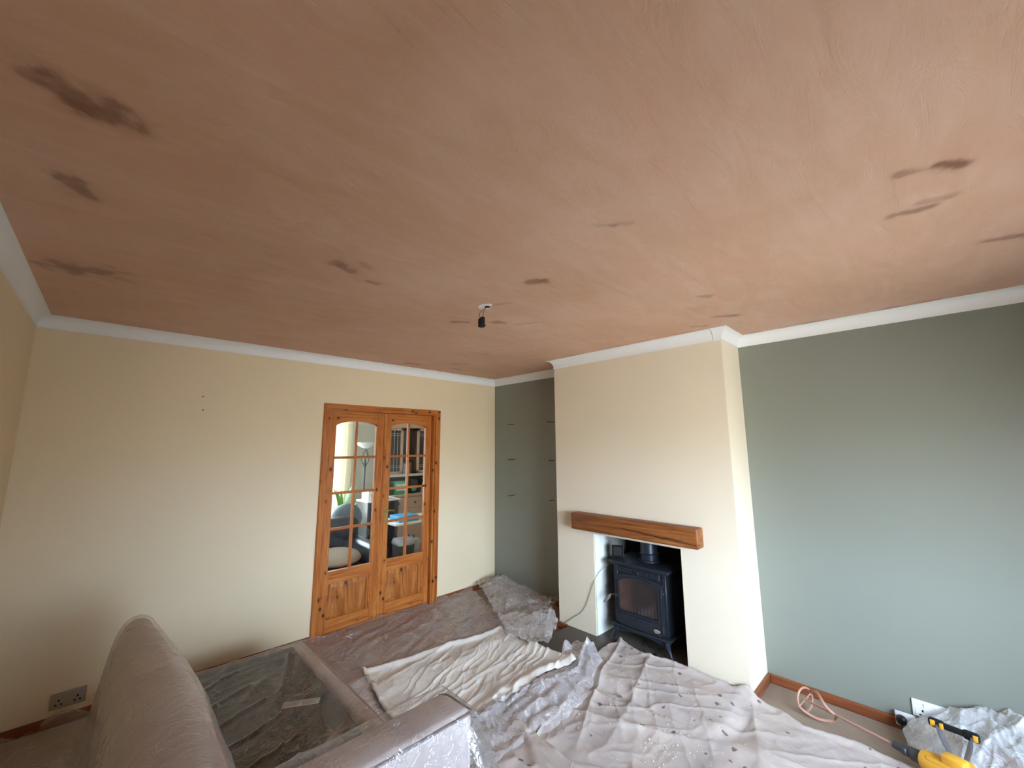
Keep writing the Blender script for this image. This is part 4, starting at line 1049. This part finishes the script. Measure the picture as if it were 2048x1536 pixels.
# unseen tied-back curtains, guessed and added to block part of the window light
M_CURT2 = plain('heavy_curtain_cloth', (.42, .36, .28), .9, 0, .3, 90)
for nm_, xo_, xt_, xb_ in (('right', -.34, -1.50, -.78), ('left', -3.42, -2.90, -3.20)):
    U_, V_ = np.meshgrid(np.linspace(0, 1, 110), np.linspace(0, 1, 30)); Z_ = .06 + V_ * 2.06
    xi_ = xb_ + (xt_ - xb_) * sstep(.95, 2.12, Z_) + (.0)
    X_ = xo_ + (xi_ - xo_) * U_; Y_ = YF + .14 + .03 * np.sin(U_ * 48 + .6 * Z_)
    co_ = obj('curtain', grid_bm(X_, Y_, Z_), M_CURT2, smooth='all'); m_ = co_.modifiers.new('thickness', 'SOLIDIFY'); m_.thickness = .004
    tag(co_, 'unseen heavy beige curtain added on the %s side of the window to block its light' % nm_, 'curtain', 'added light-blocking curtains')
# uplighter
fl_ = thing('floor_lamp', 'wrought metal floor lamp with a white bowl shade in the next room', 'floor lamp', (-.44, 2.6, 0))
X_, Y_ = -.44, 2.6
b = nb(); lathe(b, [(.13, 0), (.13, .01), (.03, .03), (.012, .04)], 24, Matrix.Translation((X_, Y_, .0005))); obj('base', b, M_IRON2, fl_, smooth=True)
b = nb(); tube(b, [(X_, Y_, .03), (X_, Y_, 1.40)], .012, 10); obj('pole', b, M_IRON2, fl_, smooth=True)
b = nb()
for k in range(4):
    a0 = k * math.pi / 2
    tube(b, [(X_ + (.006 + .05 * math.sin(math.pi * t)) * math.cos(a0 + 3 * t), Y_ + (.006 + .05 * math.sin(math.pi * t)) * math.sin(a0 + 3 * t), 1.26 + .30 * t) for t in np.linspace(0, 1, 16)], .005, 6)
obj('twisted_cage', b, M_IRON2, fl_, smooth=True)
b = nb(); lathe(b, [(.015, 1.56), (.06, 1.575), (.12, 1.61), (.16, 1.655), (.155, 1.657), (.115, 1.617), (.055, 1.583), (.0, 1.58)], 32, Matrix.Translation((X_, Y_, 0)), cap=False); obj('bowl_shade', b, M_WHITEP, fl_, smooth=True)
# cabinet with a white patterned box
M_BLK = plain('black_lacquer', (.015, .016, .02), .3)
M_DRESS = plain('pale_pine', (.62, .42, .30), .5, 0, .1, 30)
M_DARKSH = plain('dark_shelf', (.07, .045, .035), .6)
t = thing('side_cabinet', 'dark side cabinet standing below the floor lamp in the next room', 'cabinet', (-.42, 2.1, 0))
b = nb(); box(b, -.68, -.20, 1.92, 2.25, .02, .80, .006, 1); obj('body', b, M_BLK, t)
b = nb(); box(b, -.70, -.18, 1.90, 2.27, .80, .825, .004, 1); obj('top', b, M_WHITEP, t)
for x0 in (-.67, -.435):
    b = nb(); box(b, x0, x0 + .225, 1.908, 1.9195, .05, .78, .003, 1); dd_ = obj('door', b, M_BLK, t); b = nb(); tube(b, [(x0 + .11, 1.90, .45), (x0 + .11, 1.90, .55)], .005, 8); obj('handle', b, M_CHROME, dd_)
b = nb(); box(b, -.66, -.34, 1.96, 2.18, .826, .965, .004, 1); wb = tag(obj('patterned_box', b, M_WHITE), 'white box with dark curls on the side cabinet in the next room', 'box')
for i in range(4):
    b = nb(); x = -.60 + i * .07; tube(b, [(x + .018 * math.cos(a), 1.9585, .895 + .022 * math.sin(a)) for a in np.linspace(.3, 4.8, 10)], .003, 5)
    obj('curl', b, M_BLK, wb)
# black leather armchair with cushion
M_LEATH = plain('black_leather', (.012, .016, .026), .28, 0, .15, 50)
t = thing('leather_armchair', 'black leather armchair just behind the left glazed door', 'armchair', (-1.25, .95, 0))
b = nb(); box(b, -1.80, -1.26, .55, 1.30, .06, .34, .05, 4); obj('seat', b, M_LEATH, t, smooth=True)
b = nb(); box(b, -1.27, -1.06, .50, 1.35, .05, .54, .09, 5); obj('armrest', b, M_LEATH, t, smooth=True)
for x_, y_ in ((-1.72, .62), (-1.32, .62), (-1.72, 1.45), (-1.14, 1.45)): b = nb(); tube(b, [(x_, y_, .001), (x_, y_, .08)], .02, 10); obj('leg', b, M_BLK, t)
b = nb(); box(b, -1.80, -1.05, 1.30, 1.55, .05, .74, .09, 5); obj('backrest', b, M_LEATH, t, smooth=True)
bb = bmesh.new(); bmesh.ops.create_uvsphere(bb, u_segments=24, v_segments=14, radius=1)
b = nb(); merge(b, bb, Matrix.Translation((-1.50, .88, .415)) @ Matrix.Rotation(R(8), 4, 'X') @ Matrix.Diagonal((.26, .24, .065, 1))); tag(obj('cushion', b, plain('oatmeal_cushion', (.36, .31, .26), .9, 0, .3, 90), smooth=True), 'oatmeal cushion lying on the black leather armchair', 'cushion')
bb = bmesh.new(); bmesh.ops.create_uvsphere(bb, u_segments=24, v_segments=14, radius=1)
b = nb(); merge(b, bb, Matrix.Translation((-1.05, 1.75, .66)) @ Matrix.Diagonal((.20, .18, .19, 1))); t = thing('pouffe', 'round grey-blue padded seat behind the leather armchair', 'seat', (-1.05, 1.75, 0)); obj('padded_top', b, plain('grey_blue_cloth', (.10, .13, .15), .7, 0, .2, 60), t, smooth=True)
b = nb(); tube(b, [(-1.05, 1.75, .03), (-1.05, 1.75, .52)], .03, 12); lathe(b, [(.18, .001), (.18, .02), (.03, .035)], 24, Matrix.Translation((-1.05, 1.75, 0))); obj('pedestal', b, M_BLK, t, smooth=True)
# pot plant
M_LEAF = plain('leaf_green', (.12, .32, .05), .5)
t = thing('potted_plant', 'leafy green plant in a pot by the cream curtain', 'plant', (-.83, 2.45, 0))
b = nb(); lathe(b, [(.08, .002), (.11, .20), (.115, .22), (.10, .22)], 20, Matrix.Translation((-.83, 2.45, .0))); obj('pot', b, M_WHITE, t, smooth=True)
random.seed(5); b = nb()
for i in range(16):
    a = random.uniform(0, 6.28); l_ = random.uniform(.10, .24); h_ = random.uniform(.45, .85)
    pts = spline([(-.83, 2.45, .2), (-.83 + .3 * l_ * math.cos(a), 2.45 + .3 * l_ * math.sin(a), .2 + h_ * .7), (-.83 + l_ * math.cos(a), 2.45 + l_ * math.sin(a), .2 + h_)], 5)
    bb = bmesh.new(); pr = None
    for j, p in enumerate(pts):
        w_ = .004 + .022 * math.sin(math.pi * j / (len(pts) - 1)) * (j > 4); s_ = Vector((-math.sin(a), math.cos(a), 0)) * w_
        q = (bb.verts.new(Vector(p) - s_), bb.verts.new(Vector(p) + Vector((0, 0, .004))), bb.verts.new(Vector(p) + s_))
        if pr: bb.faces.new((pr[0], pr[1], q[1], q[0])); bb.faces.new((pr[1], pr[2], q[2], q[1]))
        pr = q
    merge(b, bb)
obj('foliage', b, M_LEAF, t, smooth=True)
# dresser with leaded glass doors
ds = thing('dresser', 'pine dresser with leaded glass doors on the far side of the next room', 'dresser', (.35, 2.7, 0))
DY = 2.50
b = nb(); box(b, -.12, .80, DY - .12, DY + .30, .02, .78, .004, 1); obj('base_cabinet', b, M_DRESS, ds)
b = nb(); box(b, -.15, .83, DY - .16, DY + .31, .78, .81, .006, 1); obj('worktop', b, M_DRESS, ds)
b = nb(); box(b, -.12, .80, DY + .27, DY + .30, .81, 1.92); obj('back_panel', b, M_DARKSH, ds)
b = nb(); box(b, -.13, .81, DY + .02, DY + .29, 1.09, 1.13, .003, 1); box(b, -.12, -.10, DY + .03, DY + .28, .81, 1.92); box(b, .78, .80, DY + .03, DY + .28, .81, 1.92); box(b, .17, .19, DY + .04, DY + .27, 1.13, 1.90); box(b, .42, .44, DY + .04, DY + .27, 1.13, 1.90)
box(b, .19, .42, DY + .05, DY + .27, 1.36, 1.38); obj('shelf', b, M_DARKSH, ds)
b = nb(); box(b, -.16, .84, DY - .02, DY + .31, 1.90, 1.98, .008, 2); obj('cornice', b, M_DRESS, ds)
b = nb(); box(b, -.13, .81, DY + .01, DY + .03, 1.09, 1.13); obj('front_edge', b, M_WHITEP, ds)
for x0, x1 in ((-.10, .17), (.44, .78)):
    b = nb(); fw_ = .045
    for (xa, xb, za, zb) in ((x0, x0 + fw_, 1.135, 1.90), (x1 - fw_, x1, 1.135, 1.90), (x0, x1, 1.135, 1.135 + fw_), (x0, x1, 1.90 - fw_, 1.90)): box(b, xa, xb, DY, DY + .022, za, zb)
    fd = obj('glass_door', b, M_DRESS, ds)
    b = nb(); box(b, x0 + fw_ - .005, x1 - fw_ + .005, DY + .010, DY + .013, 1.17, 1.87); obj('leaded_glass', b, M_GLASS, fd)
    b = nb(); xm = (x0 + x1) / 2
    for z in (1.24, 1.27, 1.77, 1.80): box(b, x0 + fw_, x1 - fw_, DY + .006, DY + .0095, z, z + .004)
    for x in (xm - .03, xm + .03): box(b, x, x + .004, DY + .0055, DY + .0094, 1.18, 1.86)
    obj('lead_line', b, M_WHITE, fd)
for i in range(3):
    x0 = -.10 + i * .30; b = nb(); box(b, x0, x0 + .28, DY - .135, DY - .121, .60, .76, .004, 1); dw = obj('drawer', b, M_DRESS, ds)
    b = nb(); bb = bmesh.new(); bmesh.ops.create_uvsphere(bb, u_segments=12, v_segments=8, radius=.020); merge(b, bb, Matrix.Translation((x0 + .14, DY - .15, .68))); obj('knob', b, plain('wooden_knob', (.16, .07, .035), .4) if i == 0 else bpy.data.materials['wooden_knob'], dw, smooth=True)
# things on the dresser
bc = [((.10, .14, .30), 'blue'), ((.6, .6, .55), 'white'), ((.05, .2, .12), 'green'), ((.65, .62, .6), 'pale grey'), ((.3, .1, .07), 'red-brown')]
x = .205
for i, (c, nm) in enumerate(bc):
    w_ = .028 + .006 * (i % 3); b = nb(); z0_ = 1.1305; box(b, x, x + w_, DY + .08, DY + .24, z0_, z0_ + .19 - .02 * (i % 2), .002, 1)
    tag(obj('book', b, plain('book_cover_' + nm, c, .6)), nm + ' book upright in the open shelf of the pine dresser', 'book', 'books in the dresser'); x += w_ + .004
b = nb(); box(b, .02, .24, DY - .05, DY + .12, .8105, 1.02, .004, 1); gb = tag(obj('green_box', b, plain('green_card', (.10, .45, .28), .5)), 'pale green patterned box on the dresser worktop', 'box')
b = nb(); box(b, .04, .22, DY - .0525, DY - .0505, .87, .98); obj('panel_print', b, M_WHITEP, gb)
b = nb(); box(b, -.10, .00, DY - .03, DY + .10, .8105, 1.0, .004, 1); tag(obj('dark_tin', b, plain('dark_green_tin', (.02, .07, .05), .4)), 'dark green tin beside the pale green box on the dresser', 'tin')
b = nb(); box(b, .30, .44, DY - .05, DY + .10, .8105, 1.03, .01, 2); sp_ = tag(obj('speaker', b, M_BLK), 'small black speaker with a teal cone on the dresser', 'speaker')
b = nb(); lathe(b, [(.05, 0), (.045, .006), (.02, .002), (.02, .008), (.001, .008)], 24, frame((.37, DY - .0505, .89), (0, -1, 0))); obj('cone', b, plain('teal_cone', (.06, .35, .30), .4), sp_, smooth=True)
for i in range(3):
    b = nb(); m = Matrix.Translation((.50 + i * .035, DY - .02, .8105)) @ Matrix.Rotation(R(14), 4, 'Y'); box(b, 0, .012, 0, .16, .004, .24, .001, 1, M=m)
    tag(obj('magazine', b, M_WHITEP if i % 2 else M_BLK), ['black magazine leaning nearest the speaker on the dresser', 'white magazine leaning between two black ones on the dresser', 'black magazine leaning furthest from the speaker on the dresser'][i], 'magazine', 'magazines on the dresser')
# table in front with blue box and papers
tb = thing('side_table', 'low white table behind the right glazed door', 'table', (-.55, 1.25, 0))
b = nb(); box(b, -.72, .02, 1.05, 1.55, .60, .625, .004, 1); obj('table_top', b, M_WHITEP, tb)
for x in (-.69, -.01):
    for y in (1.08, 1.52): b = nb(); tube(b, [(x, y, .001), (x, y, .60)], .014, 10); obj('leg', b, M_BLK, tb)
b = nb(); box(b, -.64, -.36, 1.10, 1.36, .6255, .70, .004, 1); tag(obj('blue_box', b, plain('sky_blue_card', (.03, .32, .62), .45)), 'bright blue flat box on the white table behind the door', 'box')
b = nb(); box(b, -.30, -.03, 1.12, 1.40, .6255, .665, .01, 2); tag(obj('folded_towel', b, M_SHEET1), 'folded cream towel on the white table behind the door', 'towel')
bn = thing('waste_bin', 'black bin standing close behind the right glazed door', 'bin', (-.88, .57, 0))
b = nb(); lathe(b, [(.10, .001), (.13, .48), (.135, .50), (.12, .50), (.09, .02)], 4, Matrix.Translation((-.88, .57, 0)) @ Matrix.Rotation(R(40), 4, 'Z')); obj('body', b, M_BLK, bn)
b = nb(); lathe(b, [(.137, .50), (.14, .52), (.12, .56), (.001, .57)], 4, Matrix.Translation((-.88, .57, 0)) @ Matrix.Rotation(R(40), 4, 'Z')); obj('lid', b, M_GREY, bn)
cs = thing('file_case', 'grey plastic case upright beside the black bin', 'case', (-.78, .72, 0))
b = nb(); box(b, -.73, -.64, .60, .85, .001, .52, .01, 2); obj('body', b, M_GREY, cs, smooth=True)
b = nb(); tube(b, spline([(-.685, .66, .52), (-.685, .68, .55), (-.685, .77, .55), (-.685, .79, .52)], 5), .008, 8); obj('handle', b, M_BLACK, cs)
rb_ = thing('red_bag', 'dark red bag slumped on the floor behind the right glazed door', 'bag', (-.55, .78, 0))
b = nb(); box(b, -.61, -.29, .62, .92, .001, .40, .07, 4)
for v in b.verts: k = max(0, v.co.z - .15) * .8; v.co.x += (-.45 - v.co.x) * k; v.co.y += (.77 - v.co.y) * k
obj('body', b, plain('red_cloth', (.30, .025, .02), .6, 0, .4, 12), rb_, smooth=True)
b = nb(); tube(b, spline([(-.54, .70, .34), (-.50, .72, .46), (-.42, .76, .47), (-.36, .80, .34)], 6), .009, 8); obj('strap', b, M_BLACK, rb_)
